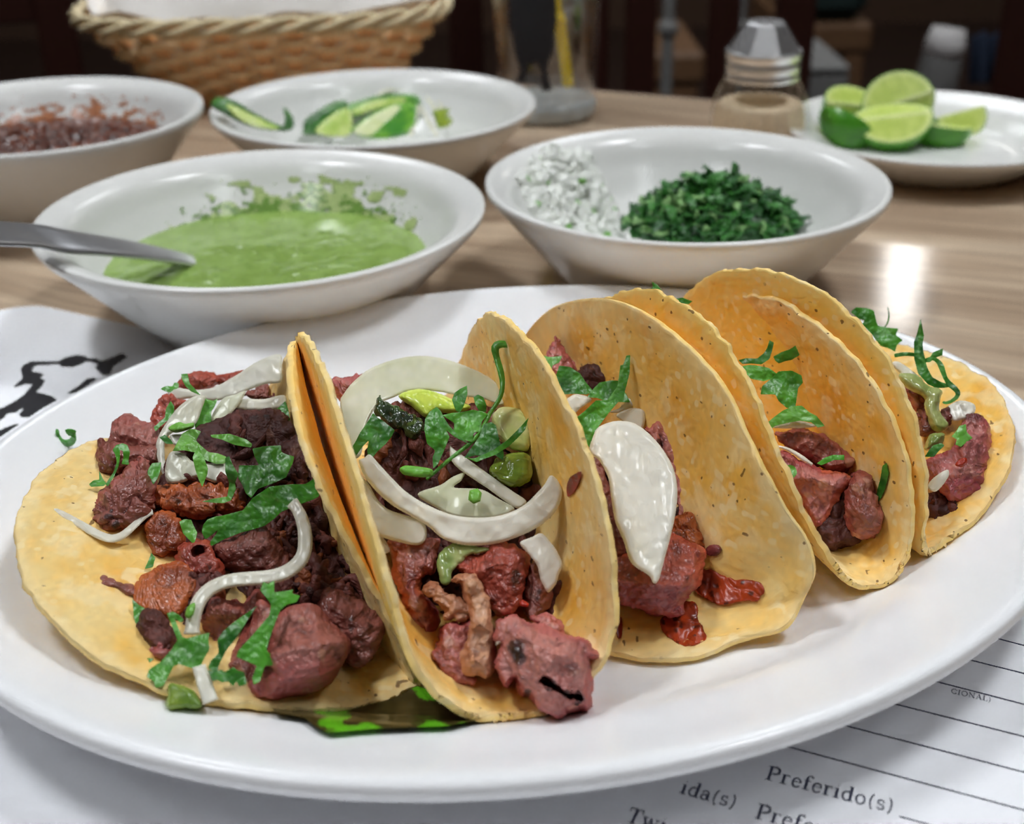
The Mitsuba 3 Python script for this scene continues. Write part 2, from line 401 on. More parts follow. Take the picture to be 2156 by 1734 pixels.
def plate_mesh(inset_profile, n=240):
    p = smooth_profile(inset_profile, 110)
    a = np.arange(n) * 2 * np.pi / n
    rows = []
    for dlt, z in p:
        k = 1 - min(dlt, .127) / .1288
        aa = PA - dlt if dlt < .06 else (PA - .06) * (1 - (dlt - .06) / (.1288 - .06))
        bb = max(PB - dlt, 0) if dlt < .06 else (PB - .06) * (1 - (dlt - .06) / (.1288 - .06))
        rows.append(np.stack([max(aa, 0) * np.cos(a), max(bb, 0) * np.sin(a), np.full(n, z)], -1))
    v = np.array(rows)
    c, s = math.cos(PYAW), math.sin(PYAW)
    v = np.stack([PX + c * v[..., 0] - s * v[..., 1], PY + s * v[..., 0] + c * v[..., 1], v[..., 2]], -1)
    i, j = np.meshgrid(np.arange(len(p) - 1), np.arange(n), indexing='ij')
    q = np.stack([i * n + j, i * n + (j + 1) % n, (i + 1) * n + (j + 1) % n, (i + 1) * n + j], -1).reshape(-1, 4)
    m = trimesh.Trimesh(v.reshape(-1, 3), np.vstack([q[:, [0, 1, 2]], q[:, [0, 2, 3]]]), process=False)
    m.merge_vertices(digits_vertex=7)
    m.update_faces(m.nondegenerate_faces())
    m.fix_normals()
    return m


WELL = .0085
plate = [(.1288, WELL), (.06, WELL), (.044, .0088), (.037, .0105), (.032, .0140), (.028, .0165), (.016, .0207), (.006, .0252), (.003, .0262), (.0008, .0260), (0, .0245), (.0004, .0222), (.002, .0200), (.006, .0170), (.028, .0100), (.038, .0045), (.043, .0010), (.046, .0005), (.049, .0010), (.052, .0035), (.1288, .0040)]
put('oval_plate', plate_mesh(plate), 'ceramic', label='large oval white ceramic plate holding the five tacos', cat='plate')

# ------------------------------------------------------------------ tortillas
NG = 200


def prof(s, rb, al, ka):
    n = 40
    SS = np.linspace(0, 1, n)[:, None] * s[None]
    ang = np.where(SS < rb * al, SS / rb, al + ka * (SS - rb * al))
    ds = np.diff(SS, axis=0)
    am = (ang[1:] + ang[:-1]) / 2
    return (np.cos(am) * ds).sum(0), (np.sin(am) * ds).sum(0)


def bend(u, v, P):
    px, py, z, psi, phi, R, d, rb, aL0, aL1, kL, aR0, aR1, kR = P
    v = v - d
    o = at(px, py, z)
    xr, zr = prof(np.maximum(v, 0), rb, np.clip(aR0 + aR1 * u / R, .02, 3), kR)
    xl, zl = prof(np.maximum(-v, 0), rb, np.clip(aL0 + aL1 * u / R, .02, 3), kL)
    X, Z = np.where(v >= 0, xr, -xl), np.where(v >= 0, zr, zl)
    ax = np.array([math.sin(psi) * math.cos(phi), math.cos(psi) * math.cos(phi), math.sin(phi)])
    rx = np.array([math.cos(psi), -math.sin(psi), 0])
    return o + u[:, None] * ax + X[:, None] * rx + Z[:, None] * np.cross(rx, ax)


FIT = {1: [628.5157, 1166.4589, 0.0119, -0.5417, 0.0662, 0.0648, 0.0069, 0.0025, 0.3847, 0.1154, -2.9572, 1.1994, -0.5257, 14.0],
       2: [927.2494, 1156.7075, 0.011, -0.3005, -0.027, 0.0749, 0.0011, 0.0246, 1.4576, 0.0017, 1.1968, 1.4617, 0.0607, 6.2935],
       4: [1580.3597, 996.0664, 0.0102, -0.3244, -0.0303, 0.0658, 0.0053, 0.0118, 0.7084, -0.1945, 17.1075, 1.6073, 0.2862, 5.0482],
       5: [1669.2787, 965.3477, 0.0114, -0.4251, -0.0323, 0.0624, -0.0005, 0.0046, 1.5182, -0.2261, 0.5981, 0.4054, -0.0376, -3.033]}
RIM3 = [(1277, 1372, .0105), (1329, 1384, .0105), (1391, 1391, .0105), (1495, 1375, .011), (1573, 1344, .012), (1656, 1318, .015), (1692, 1261, .019), (1713, 1220, .024), (1703, 1142, .032), (1661, 1079, .039), (1620, 1007, .046), (1573, 913, .053), (1526, 815, .06), (1464, 742, .064), (1412, 695, .066), (1350, 654, .067), (1298, 633, .066), (1246, 628, .062), (1194, 636, .056), (1142, 664, .048), (1106, 706, .04), (1098, 760, .028), (1100, 810, .016)]


def grid3():
    """third tortilla: right wall from its rim, left part short and steep beside the second taco"""
    rim = np.array([at(*p) for p in RIM3])
    s = np.r_[0, np.cumsum(np.linalg.norm(np.diff(rim, axis=0), axis=1))]
    cs = CubicSpline(s / s[-1], rim)
    f0, f1 = rim[0], rim[-1]
    t = (1 - np.cos(np.linspace(0, np.pi, NG))) / 2
    tt = np.linspace(0.0, 1, NG)
    Rr = cs(tt)
    Fl = f0 + (f1 - f0) * t[:, None] + np.outer(np.sin(np.pi * t), [.009, 0, 0])
    Fl[:, 2] = np.minimum(.0105 + .0 * t, Fl[:, 2])
    lft = np.sin(np.pi * t)
    Lr = Fl + lft[:, None] * (np.array([-.003, -.001, .020]))
    w = np.linspace(-1, 1, NG)
    G = np.zeros((NG, NG, 3))
    for j, wj in enumerate(w):
        if wj >= 0:
            c1 = Fl + (Rr - Fl) * np.array([.55, .55, .02])
            c2 = c1 + (Rr - c1) * np.array([.62, .62, .40])
            a = wj
            G[:, j] = (1 - a) ** 3 * Fl + 3 * (1 - a) ** 2 * a * c1 + 3 * (1 - a) * a * a * c2 + a ** 3 * Rr
        else:
            a = -wj
            c1 = Fl + (Lr - Fl) * np.array([.8, .5, .0])
            G[:, j] = (1 - a) ** 2 * Fl + 2 * (1 - a) * a * c1 + a * a * Lr
    return G


def grid_of(k):
    if k == 3:
        return grid3()
    P = FIT[k]
    R = P[5]
    ph = np.linspace(0, np.pi, NG)
    rng = np.random.default_rng(k)
    u = -R * np.cos(ph)
    w = np.linspace(-1, 1, NG)
    U, W = np.meshgrid(u, w, indexing='ij')
    V = W * np.sqrt(np.maximum(R * R - U * U, 0))
    rough = 1 + .016 * (fbm(np.stack([U * 260, V * 260, np.full_like(U, k)], -1), 3) - .5) * np.clip((np.hypot(U, V) / R - .9) / .1, 0, 1) * 2
    return bend((U * rough).ravel(), (V * rough).ravel(), P).reshape(NG, NG, 3)


GRID, DEPTH = {}, {}


def plate_z(x, y):
    c, sn = math.cos(PYAW), math.sin(PYAW)
    u, v = c * (x - PX) + sn * (y - PY), -sn * (x - PX) + c * (y - PY)
    lo, hi = np.full_like(u, -.05), np.full_like(u, PB - 1e-4)
    for _ in range(36):
        mm = (lo + hi) / 2
        ins = (u / (PA - mm)) ** 2 + (v / (PB - mm)) ** 2 < 1
        lo, hi = np.where(ins, mm, lo), np.where(ins, hi, mm)
    top = np.array([(0, .0245), (.0008, .0260), (.003, .0262), (.006, .0252), (.016, .0207), (.028, .0165), (.032, .0140), (.037, .0105), (.044, .0088), (.06, WELL), (.14, WELL)])
    return np.where(lo < 0, -1, np.interp(lo, top[:, 0], top[:, 1]))

from scipy.spatial import cKDTree


def project(p):
    q = p - CAM
    d = q @ FW
    return np.stack([1078 + FOCAL * (q @ RT) / d, 867 - FOCAL * (q @ UP) / d], -1), d


def tortilla(k, label, tone=0.0):
    G = grid_of(k)
    need = plate_z(G[..., 0], G[..., 1]) + .0013                          # rests on the plate
    G = G + np.array([0, 0, 1.0]) * np.maximum(need - G[..., 2], 0)[..., None]
    GRID[k] = G
    uu = G.reshape(-1, 3)
    q, d = project(uu)
    DEPTH[k] = (cKDTree(q), d)
    du, dv = np.gradient(G, axis=0), np.gradient(G, axis=1)
    n = np.cross(du, dv)
    ln = np.linalg.norm(n, axis=-1, keepdims=True)
    n = n / np.maximum(ln, 1e-12)
    for row in (0, 1, NG - 1, NG - 2):                                   # the two tips
        n[row] = n[2 if row < 5 else NG - 3].mean(0) / np.linalg.norm(n[2 if row < 5 else NG - 3].mean(0))
    ref = n[NG // 2, NG // 2]
    if ref[2] < 0:
        n = -n
    ii, jj = np.meshgrid(np.linspace(-1, 1, NG), np.linspace(-1, 1, NG), indexing='ij')
    # material coordinates of the sheet (metres on the flat tortilla)
    ph = np.linspace(0, np.pi, NG)
    mu = -np.cos(ph)[:, None] * .066 * np.ones((1, NG))
    mv = np.linspace(-1, 1, NG)[None] * np.sin(ph)[:, None] * .066
    rr = np.hypot(mu, mv) / .066
    mc = np.stack([mu, mv, np.full_like(mu, 7.3 * k)], -1)
    th = .0010 + .0002 * (fbm(mc * 150, 2) - .5) - .0003 * sstep(.97, 1.0, rr)
    bump = .00032 * (fbm(mc * 420, 3, 5) - .5) + .0008 * (fbm(mc * 60, 2, 9) - .5)
    bump = bump + .0015 * (fbm(mc * np.array([330, 330, 1]), 2, 31) - .5) * sstep(.93, 1, rr)
    top, bot = G + n * (th + bump)[..., None], G - n * (th - bump * .5)[..., None]
    v = np.vstack([top.reshape(-1, 3), bot.reshape(-1, 3)])
    idx = np.arange(NG * NG).reshape(NG, NG)
    a, b, c, e = idx[:-1, :-1].ravel(), idx[1:, :-1].ravel(), idx[1:, 1:].ravel(), idx[:-1, 1:].ravel()
    f = np.vstack([np.stack([a, b, c], 1), np.stack([a, c, e], 1)])
    N = NG * NG
    f = np.vstack([f, f[:, ::-1] + N])
    for rim in (idx[:, 0], idx[:, -1][::-1]):
        p, r = rim[:-1], rim[1:]
        f = np.vstack([f, np.stack([p, p + N, r], 1), np.stack([r, p + N, r + N], 1)])
    m = trimesh.Trimesh(v, f, process=False)
    # colour: pale maize with golden toasting, freckles and a paler pressed edge
    big = fbm(mc * 45, 3, 3)
    fine = fbm(mc * 260, 3, 11)
    grain = noise(mc * 900, 21)
    rnd = sstep(.93, .995, rr)
    pale, gold, toast = S(240, 212, 144), S(238, 184, 74), S(222, 150, 44)
    t = np.clip(.42 + tone + 1.5 * (big - .5) + .7 * (fine - .5), 0, 1).ravel()
    col = lerp3(pale, gold, t)
    col = col * (1 - sstep(.60, .85, big.ravel())[:, None] * .55) + toast * sstep(.60, .85, big.ravel())[:, None] * .55
    blister = sstep(.58, .74, fbm(mc * 210, 2, 41)).ravel()[:, None] * .38
    col = col * (1 - blister) + S(250, 232, 182) * blister
    col = col * (1 - .45 * rnd.ravel()[:, None]) + S(247, 226, 172) * .45 * rnd.ravel()[:, None]
    col = col * (.93 + .14 * grain.ravel()[:, None])
    back = col * .96 + S(240, 190, 80) * .04
    colr = np.vstack([col, lerp3(back, S(255, 214, 72), np.full(len(back), .35))])
    put('tortilla', m, 'tortilla_skin', smooth=True, color=colr, label=label, cat='tortilla', group='corn tortillas folded into tacos')


tortilla(1, 'corn tortilla of the leftmost taco, opened out flat toward the left plate rim', -.08)
tortilla(2, 'corn tortilla of the second taco from the left, folded upright into a U', .05)
tortilla(3, 'corn tortilla of the middle taco, its inner wall facing the camera', .12)
tortilla(4, 'corn tortilla of the fourth taco, folded upright behind the middle taco', .2)
tortilla(5, 'corn tortilla of the rightmost taco, lying half open on the right', .22)
# ------------------------------------------------------------------ fillings: every piece has its outline, its own distance (on the slope of its heap) and thickness
ZA = lambda L: [(180 + x / 4.129, 760 + y / 4.129) for x, y in L]
ZB = lambda L: [(180 + x / 2.994, 1080 + y / 2.994) for x, y in L]
ZC = lambda L: [(680 + x / 3.468, 680 + y / 3.468) for x, y in L]
ZD = lambda L: [(780 + x / 3.941, 1120 + y / 3.941) for x, y in L]
ZE = lambda L: [(1080 + x / 2.409, 680 + y / 2.409) for x, y in L]
ZF = lambda L: [(1480 + x / 2.890, 650 + y / 2.890) for x, y in L]
HEAP = {1: ((600, 1470, .013), (470, 800, .040)), 2: ((1080, 1500, .012), (900, 790, .046)), 3: ((1390, 1350, .012), (1250, 760, .044)),
        4: ((1800, 1170, .013), (1690, 760, .046)), 5: ((1990, 1095, .014), (1940, 720, .042))}
PLANE = {}
for k, (a, b) in HEAP.items():
    A, B = at(*a), at(*b)
    n = np.cross(RT * np.array([1, 1, 0]), B - A)
    PLANE[k] = (A, n / np.linalg.norm(n))


def heap_depth(k, px, py):
    A, n = PLANE[k]
    return ((A - CAM) @ n) / (ray(px, py) @ n)


def wall_depth(k, px, py):
    tree, d = DEPTH[k]
    dist, j = tree.query(np.stack([px, py], -1), k=12)
    dd = d[j]
    near = dist < np.maximum(dist[:, :1] * 2.2, 9)
    return np.where(near, dd, 9).min(1)


def catmull(pts, n=5):
    p = np.array(pts, float)
    a, b, c, d = np.roll(p, 1, 0), p, np.roll(p, -1, 0), np.roll(p, -2, 0)
    t = np.linspace(0, 1, n, endpoint=False)[:, None, None]
    q = .5 * (2 * b + (c - a) * t + (2 * a - 5 * b + 4 * c - d) * t * t + (3 * b - a - 3 * c + d) * t ** 3)
    return q.transpose(1, 0, 2).reshape(-1, 2)


def ribbon(pts, width, n=40):
    """outline of a strip of the given width (pixels, one number or one per point) along a curve through the points"""
    p = np.array(pts, float)
    s = np.r_[0, np.cumsum(np.linalg.norm(np.diff(p, axis=0), axis=1))]
    cs, w = CubicSpline(s, p), np.interp(np.linspace(0, s[-1], n), s, np.broadcast_to(width, (len(p),)))
    q, d = cs(np.linspace(0, s[-1], n)), cs(np.linspace(0, s[-1], n), 1)
    nn = np.stack([-d[:, 1], d[:, 0]], 1) / np.linalg.norm(d, axis=1, keepdims=True)
    return [tuple(x) for x in np.vstack([q + nn * w[:, None] / 2, (q - nn * w[:, None] / 2)[::-1]])]


seed_no = [0]


def solid(outline, depth, thick, res=5.0, dome=0.0, edge=14.0, ridge=None, rough=0.0, curve=True, cuts=(), lean=None, drape=None, wave=0.0, back=1.0, taubin=3):
    """a body with this outline seen from the front: depth = function of picture point or number (metres along the view), thickness in metres,
    dome = how far its middle bulges, ridge = [(x, y, how far it stands out)] corners of its front faces"""
    seed_no[0] += 1
    sd = seed_no[0]
    o = catmull(outline) if curve else np.array(outline, float)
    pg = sg.Polygon(o).buffer(0)
    if hasattr(pg, 'geoms'):
        pg = max(pg.geoms, key=lambda g: g.area)
    pg = sg.polygon.orient(pg.simplify(.35), 1)
    H_ = 24.0
    m = CrossSection([np.array(pg.exterior.coords)[:-1]] + [np.array(r.coords)[:-1] for r in pg.interiors]).extrude(H_).refine_to_length(res)
    for c in cuts:
        m = m - CrossSection([catmull(c)]).extrude(H_ * .45).translate((0, 0, -1))
    mm = m.to_mesh()
    v, f = np.array(mm.vert_properties[:, :3], float), np.array(mm.tri_verts)
    x, y, t = v[:, 0], v[:, 1], v[:, 2] / H_
    e = shapely.distance(shapely.points(x, y), pg.exterior)
    rnd = np.sqrt(np.clip(1 - (1 - np.clip(e / edge, 0, 1)) ** 2, 0, 1))
    off = np.zeros(len(v))
    if ridge is not None:
        R = np.array(ridge, float)
        pts = np.vstack([np.c_[o[::2], np.zeros(len(o[::2]))], R])
        off = np.nan_to_num(LinearNDInterpolator(pts[:, :2], pts[:, 2])(x, y))
    front = dome * rnd + off
    rear = thick * (.45 + .55 * rnd) * back
    dd = depth(x, y) if callable(depth) else np.full(len(v), float(depth))
    if wave:
        dd = dd - wave * (fbm(np.stack([x / 38., y / 38., np.full_like(x, sd * 1.7)], -1), 2, sd) - .5) * 2
    d = np.where(t < .5, dd - front + (rear + front) * t, dd + rear - (rear + front) * (1 - t))
    P = CAM + ray(x, y) * d[:, None]
    tm = trimesh.Trimesh(P, f, process=False)
    if taubin:
        taubin = 2 if ridge is not None else taubin
        trimesh.smoothing.filter_taubin(tm, lamb=.5, nu=.52, iterations=taubin)
    if rough:
        q = np.array(tm.vertices)
        g = np.abs(fbm(q * np.array([210, 120, 210]) + sd * 2.3, 2, sd + 3) - .5)                     # grooves between the fibres
        h = rough * ((fbm(q * 150 + sd, 3, sd) - .5) * 1.9 + (fbm(q * np.array([700, 300, 700]) + sd, 2, sd + 9) - .5) * 1.0 - (.18 if ridge is not None else .55) * np.clip(1 - g / .07, 0, 1))
        tm.vertices = q + tm.vertex_normals * h[:, None]
    return tm, dict(x=x, y=y, t=t, e=e, sd=sd)


def dfun(k, outline, off=0.0, follow=.8, drape=False):
    """distance of a piece: on heap k, off metres nearer; follow = how much it leans with the heap's slope; drape = on the tortilla itself"""
    c = np.mean(np.array(outline, float), 0)
    if drape:
        return lambda x, y: wall_depth(k, x, y) - .0010 - off
    d0 = float(heap_depth(k, *c))
    return lambda x, y: d0 + follow * (heap_depth(k, x, y) - d0) - off


def clear_of(k, outline, dep, front=0.0):
    """on the flat left half of the first tortilla: no piece sinks into it"""
    o = np.array(outline, float)
    if k != 1 or o[:, 0].mean() > 400:
        return dep
    sh = np.percentile(dep(o[:, 0], o[:, 1]) - (wall_depth(k, o[:, 0], o[:, 1]) - .0012), 70)
    sh = min(sh, .008)
    return (lambda x, y: dep(x, y) - sh) if sh > 0 else dep


# ---- colours
def meat_color(m, q, kind, sd):
    v = np.array(m.vertices)
    big, mid, fib = fbm(v * 95 + sd * 3.1, 3, sd), fbm(v * 330 + sd, 3, sd + 1), noise(v * np.array([2200, 420, 900]) + sd, sd + 2)
    pink, brown, dark = {'pink': ((168, 104, 94), (132, 74, 64), (84, 44, 40)), 'brown': ((150, 90, 80), (114, 62, 54), (62, 32, 28)), 'dark': ((100, 54, 46), (70, 36, 31), (34, 17, 15)),
                         'red': ((172, 84, 68), (136, 60, 50), (80, 34, 30)), 'tan': ((206, 158, 124), (172, 116, 88), (110, 62, 50)), 'rose': ((190, 122, 112), (156, 86, 82), (104, 54, 54)), 'orange': ((176, 92, 48), (128, 60, 36), (66, 32, 22))}[kind]
    c = lerp3(S(pink), S(brown), sstep(.32, .68, big))
    c = lerp3(c, S(dark) , sstep(.56, .78, mid) * .65)
    c = c * (.84 + .32 * fib)[:, None]
    rim = 1 - sstep(0, 16, q['e'])
    edge = {'pink': (150, 58, 48), 'rose': (176, 60, 62), 'red': (184, 70, 40), 'orange': (196, 96, 40), 'brown': (112, 52, 36), 'dark': (60, 28, 24), 'tan': (170, 96, 60)}[kind]
    c = lerp3(c, S(edge), rim * .45)
    char = sstep(.70, .80, fbm(v * 210 + sd * 7, 3, sd + 5)) * (.0 if kind in ('pink', 'rose', 'tan') else .8)
    c = lerp3(c, S(26, 17, 16), char)
    fat = sstep(.70, .80, fbm(v * 260 + sd * 5, 2, sd + 8)) * (.45 if kind in ('rose', 'tan', 'pink') else .14)
    return lerp3(c, S(214, 164, 140), fat)


TN = {1: 'leftmost', 2: 'second', 3: 'middle', 4: 'fourth', 5: 'rightmost'}


def meat(k, outline, label, kind='pink', off=.004, thick=.012, dome=.004, ridge=None, follow=.55, rough=.0017, name='beef_chunk', cuts=(), extra=None, edge=16, res=3.0, taubin=5):
    dep = dfun(k, outline, off, follow)
    dep = clear_of(k, outline, dep, dome)
    m, q = solid(outline, dep, thick, res=res, dome=dome, edge=edge, ridge=ridge, rough=rough, cuts=cuts, taubin=taubin)
    col = meat_color(m, q, kind, q['sd'])
    if extra is not None:
        col = extra(col, q, m)
    return put(name, m, 'beef_dry' if kind == 'dark' else 'beef', color=col, label=label, cat='meat', group=f'pieces of beef in the {TN[k]} taco')


def leaf(k, outline, label, tone=0.0, off=.008, follow=.55, thick=.0004, wave=.0014, drape=False, name='cilantro_leaf', curve=False, dome=0.0, depth=None, cat='cilantro', light=0.0, spine=None, lift=None, color=None):
    d = depth if depth is not None else clear_of(k, outline, dfun(k, outline, off, follow, drape))
    if lift is not None:                                                # (x, y, metres): that end of the leaf stands off toward the viewer
        d0, c = d, np.mean(np.array(outline, float), 0)
        u = np.array(lift[:2]) - c
        d = lambda x, y: d0(x, y) - lift[2] * np.clip(((x - c[0]) * u[0] + (y - c[1]) * u[1]) / (u @ u), -.3, 1.2)
    m, q = solid(outline, d, thick, res=4.0, wave=wave, curve=curve, dome=dome, edge=10, taubin=1)
    v = np.array(m.vertices)
    n = fbm(v * 260 + q['sd'], 3, q['sd'])
    c = lerp3(S(36, 94, 30), S(86, 166, 46), np.clip(.42 + tone + 1.2 * (n - .5), 0, 1))
    c = lerp3(c, S(112, 176, 76), sstep(.60, .78, fbm(v * 420 + 3, 2, q['sd'] + 4)) * (.25 + light))
    c = lerp3(c, S(150, 190, 96), np.full(len(c), light * .6))
    if color is not None:
        c = lerp3(S(color), S(color) * .5, sstep(.35, .7, n))
    if spine is not None:
        ls = sg.LineString(spine)
        dd = shapely.distance(shapely.points(q['x'], q['y']), ls)
        c = lerp3(c, S(110, 168, 84), np.exp(-(dd / 2.2) ** 2) * .7)
    return put(name, m, 'herb', color=c, label=label, cat=cat)


def onion(k, outline, label, off=.007, follow=.6, thick=.0016, dome=.0007, tint=0.0, clear=.3, drape=False, name='onion_slice', curve=True, wave=.0008, lift=None, edge=6.0, depth=None):
    d = depth if depth is not None else clear_of(k, outline, dfun(k, outline, off, follow, drape))
    if lift is not None:
        d0, c_ = d, np.mean(np.array(outline, float), 0)
        u = np.array(lift[:2]) - c_
        d = lambda x, y: d0(x, y) - lift[2] * np.clip(((x - c_[0]) * u[0] + (y - c_[1]) * u[1]) / (u @ u), -1, 1.2)
    m, q = solid(outline, d, thick, res=4.0, dome=dome, edge=edge, wave=wave, curve=curve, taubin=2)
    v = np.array(m.vertices)
    n, st = fbm(v * 140 + q['sd'], 3, q['sd']), noise(v * np.array([700, 260, 700]), q['sd'])
    c = lerp3(S(250, 249, 238), S(238, 236, 216), np.clip(clear + 1.3 * (n - .5), 0, 1))
    c = c * (.93 + .12 * st)[:, None]
    c = lerp3(c, S(190, 206, 116), np.clip(tint + .8 * tint * 2 * (n - .5), 0, 1))
    c = lerp3(c, S(236, 233, 214), (1 - sstep(0, 7, q['e'])) * .35)
    return put(name, m, 'onion', color=c, label=label, cat='onion')


def blob(k, outline, label, color, color2, name, cat, off=.004, follow=.7, thick=.003, dome=.002, drape=False, bsdf='wet', rough=.0006, edge=18, speck=None):
    m, q = solid(outline, dfun(k, outline, off, follow, drape), thick, res=4.0, dome=dome, edge=edge, rough=rough, taubin=3)
    v = np.array(m.vertices)
    c = lerp3(S(color), S(color2), sstep(.3, .7, fbm(v * 230 + q['sd'], 3, q['sd'])))
    if speck is not None:
        c = lerp3(c, S(speck), sstep(.72, .8, noise(v * 700, q['sd'])) * .8)
    return put(name, m, bsdf, color=c, label=label, cat=cat)


def shreds(k, outline, label, off=0.0, n=46, follow=.6, seed=0, angle=60, lo=9, hi=26, kind=((112, 60, 52), (60, 30, 27))):
    """pulled beef: a low bed with many short ragged strands on it, nobody could count them"""
    rng = np.random.default_rng(seed)
    dep = dfun(k, outline, off, follow)
    bed, q = solid(outline, dep, .009, res=5.0, dome=.0015, edge=20, rough=.0016, taubin=3)
    ms = [bed]
    cols = [meat_color(bed, q, 'dark', q['sd'])]
    pg = sg.Polygon(catmull(outline)).buffer(-6)
    x0, y0, x1, y1 = pg.bounds
    while len(ms) <= n:
        x, y = rng.uniform(x0, x1), rng.uniform(y0, y1)
        if not pg.contains(sg.Point(x, y)):
            continue
        a = math.radians(angle + rng.normal(0, 42))
        L = rng.uniform(30, 85)
        t = np.linspace(-.5, .5, 12)
        bend_ = rng.normal(0, 14)
        px_ = x + L * t * math.cos(a) - bend_ * (4 * t * t - .5) * math.sin(a)
        py_ = y + L * t * math.sin(a) + bend_ * (4 * t * t - .5) * math.cos(a)
        d = dep(px_, py_) - .0005 - rng.uniform(0, .0035) - .001 * np.cos(t * 3)
        P = CAM + ray(px_, py_) * d[:, None]
        r = rng.uniform(.0007, .0021) * (1 - (2 * np.abs(t)) ** 3 * .75) * (1 + .3 * np.sin(t * rng.uniform(8, 20)))
        m = tube(P, r, 7, flat=rng.uniform(.6, 1.2))
        m.vertices = np.array(m.vertices) + m.vertex_normals * ((fbm(np.array(m.vertices) * 700, 2, len(ms)) - .5) * .0007)[:, None]
        g = rng.uniform()
        c = S(kind[0]) * (1 - g) + S(kind[1]) * g
        if rng.uniform() < .12:
            c = S(134, 72, 40)
        ms.append(m)
        cols.append(c * (.8 + .4 * noise(np.array(m.vertices) * 900, 3))[:, None])
    return put('beef_shred', concat(ms), 'beef_dry', color=np.vstack(cols), label=label, cat='meat', kind='stuff')


# ================= taco 1 (leftmost)
shreds(1, [(330, 1010), (420, 900), (560, 860), (640, 930), (690, 1080), (760, 1210), (800, 1330), (720, 1390), (560, 1370), (450, 1380), (360, 1330), (330, 1200)], 'dark shredded beef at the bottom of the leftmost taco, under the other pieces', -.003, seed=8)
shreds(1, ZA([(1240, 1330), (1500, 1360), (1720, 1280), (1830, 1000), (1900, 900), (2010, 1200), (2080, 1500), (2120, 1800), (1950, 2000), (1700, 1900), (1560, 1500)]), 'dark shredded beef against the inner wall of the leftmost taco', -.001, seed=15)
meat(1, ZA([(1130, 600), (1200, 490), (1300, 410), (1500, 400), (1700, 440), (1790, 600), (1830, 760), (1700, 860), (1450, 830), (1250, 750)]), 'dark charred beef behind the pale onion strips, upper right of the leftmost taco', 'dark', -.004, .010, .0015, rough=.003)
meat(1, ZA([(1370, 290), (1480, 230), (1580, 205), (1610, 300), (1650, 215), (1740, 230), (1740, 320), (1500, 330)]), 'small dark beef piece under the top onion strip beside the tortilla edge', 'brown', -.004, .008, .002)
meat(1, ZA([(790, 230), (820, 170), (890, 110), (1000, 82), (1060, 95), (1150, 130), (1165, 180), (1080, 240), (950, 250)]), 'red-brown beef piece at the very top of the leftmost taco', 'red', -.004, .010, .003, ridge=ZA([(1000, 170)]) and [(ZA([(1000, 170)])[0][0], ZA([(1000, 170)])[0][1], .004)])
meat(1, ZA([(1130, 150), (1210, 110), (1320, 95), (1420, 105), (1300, 170), (1200, 210)]), 'thin reddish beef sliver behind the top onion strip', 'red', -.005, .006, .002)
meat(1, ZA([(590, 530), (605, 400), (640, 320), (720, 280), (800, 320), (880, 350), (840, 400), (760, 470), (700, 560), (640, 620)]), 'reddish beef piece left of the top onion strip', 'red', -.002, .010, .003)
meat(1, ZA([(205, 660), (225, 560), (250, 515), (340, 485), (420, 500), (480, 530), (600, 560), (650, 640), (640, 760), (520, 790), (400, 800), (300, 740), (220, 730)]), 'square red-brown beef chunk at the left end of the heap in the leftmost taco', 'pink', .001, .012, .002,
     ridge=[(*ZA([(300, 620)])[0], .004), (*ZA([(520, 690)])[0], .004)])
meat(1, ZA([(105, 820), (120, 740), (135, 690), (170, 730), (240, 700), (380, 720), (520, 735), (640, 760), (640, 880), (500, 900), (350, 960), (220, 985), (120, 960)]), 'dark brown beef chunk below the square red-brown one, with a curled herb on it', 'brown', .003, .012, .003,
     ridge=[(*ZA([(260, 830)])[0], .004), (*ZA([(480, 800)])[0], .003)])


def pits(spots):
    def fn(col, q, m):
        for (x, y, r) in spots:
            d = np.hypot(q['x'] - x, q['y'] - y)
            col = lerp3(col, S(34, 16, 18), (1 - sstep(r * .6, r, d)) * .85)
        return col
    return fn


meat(1, ZA([(15, 1270), (90, 1190), (120, 1120), (200, 1060), (300, 980), (400, 890), (500, 850), (570, 950), (610, 1100), (590, 1290), (540, 1360), (420, 1440), (300, 1480), (160, 1480), (70, 1410)]), 'knobbly pink beef chunk with small dark holes, left side of the leftmost taco', 'pink', .004, .016, .008, edge=40, rough=.0022,
     extra=pits([(*ZA([(210, 1350)])[0], 9), (*ZA([(265, 1420)])[0], 10), (*ZA([(215, 1290)])[0], 6)]))
meat(1, ZA([(580, 1090), (680, 1070), (860, 1050), (1060, 1035), (1260, 1080), (1370, 1180), (1370, 1290), (1250, 1330), (1080, 1340), (950, 1360), (800, 1340), (680, 1290), (600, 1220)]), 'charred brown beef slab in the centre of the leftmost taco, under the light green herb', 'orange', .006, .012, .004, edge=30, rough=.0022)
meat(1, ZA([(510, 1450), (560, 1350), (650, 1310), (760, 1340), (840, 1430), (860, 1560), (780, 1660), (660, 1700), (560, 1650), (520, 1560)]), 'orange-browned beef piece standing below the charred slab', 'orange', .005, .012, .004, edge=26)
m_t = meat(1, ZA([(790, 1680), (830, 1600), (900, 1565), (980, 1555), (1060, 1590), (1110, 1660), (1150, 1750), (1180, 1850), (1100, 1920), (950, 1900), (850, 1830), (800, 1760)]), 'pink beef tube end with a round opening, centre of the leftmost taco', 'red', .008, .012, .005, edge=30,
           cuts=[ZA([(930, 1630), (980, 1600), (1040, 1620), (1040, 1665), (980, 1690), (935, 1670)])], extra=pits([(*ZA([(985, 1645)])[0], 10)]))
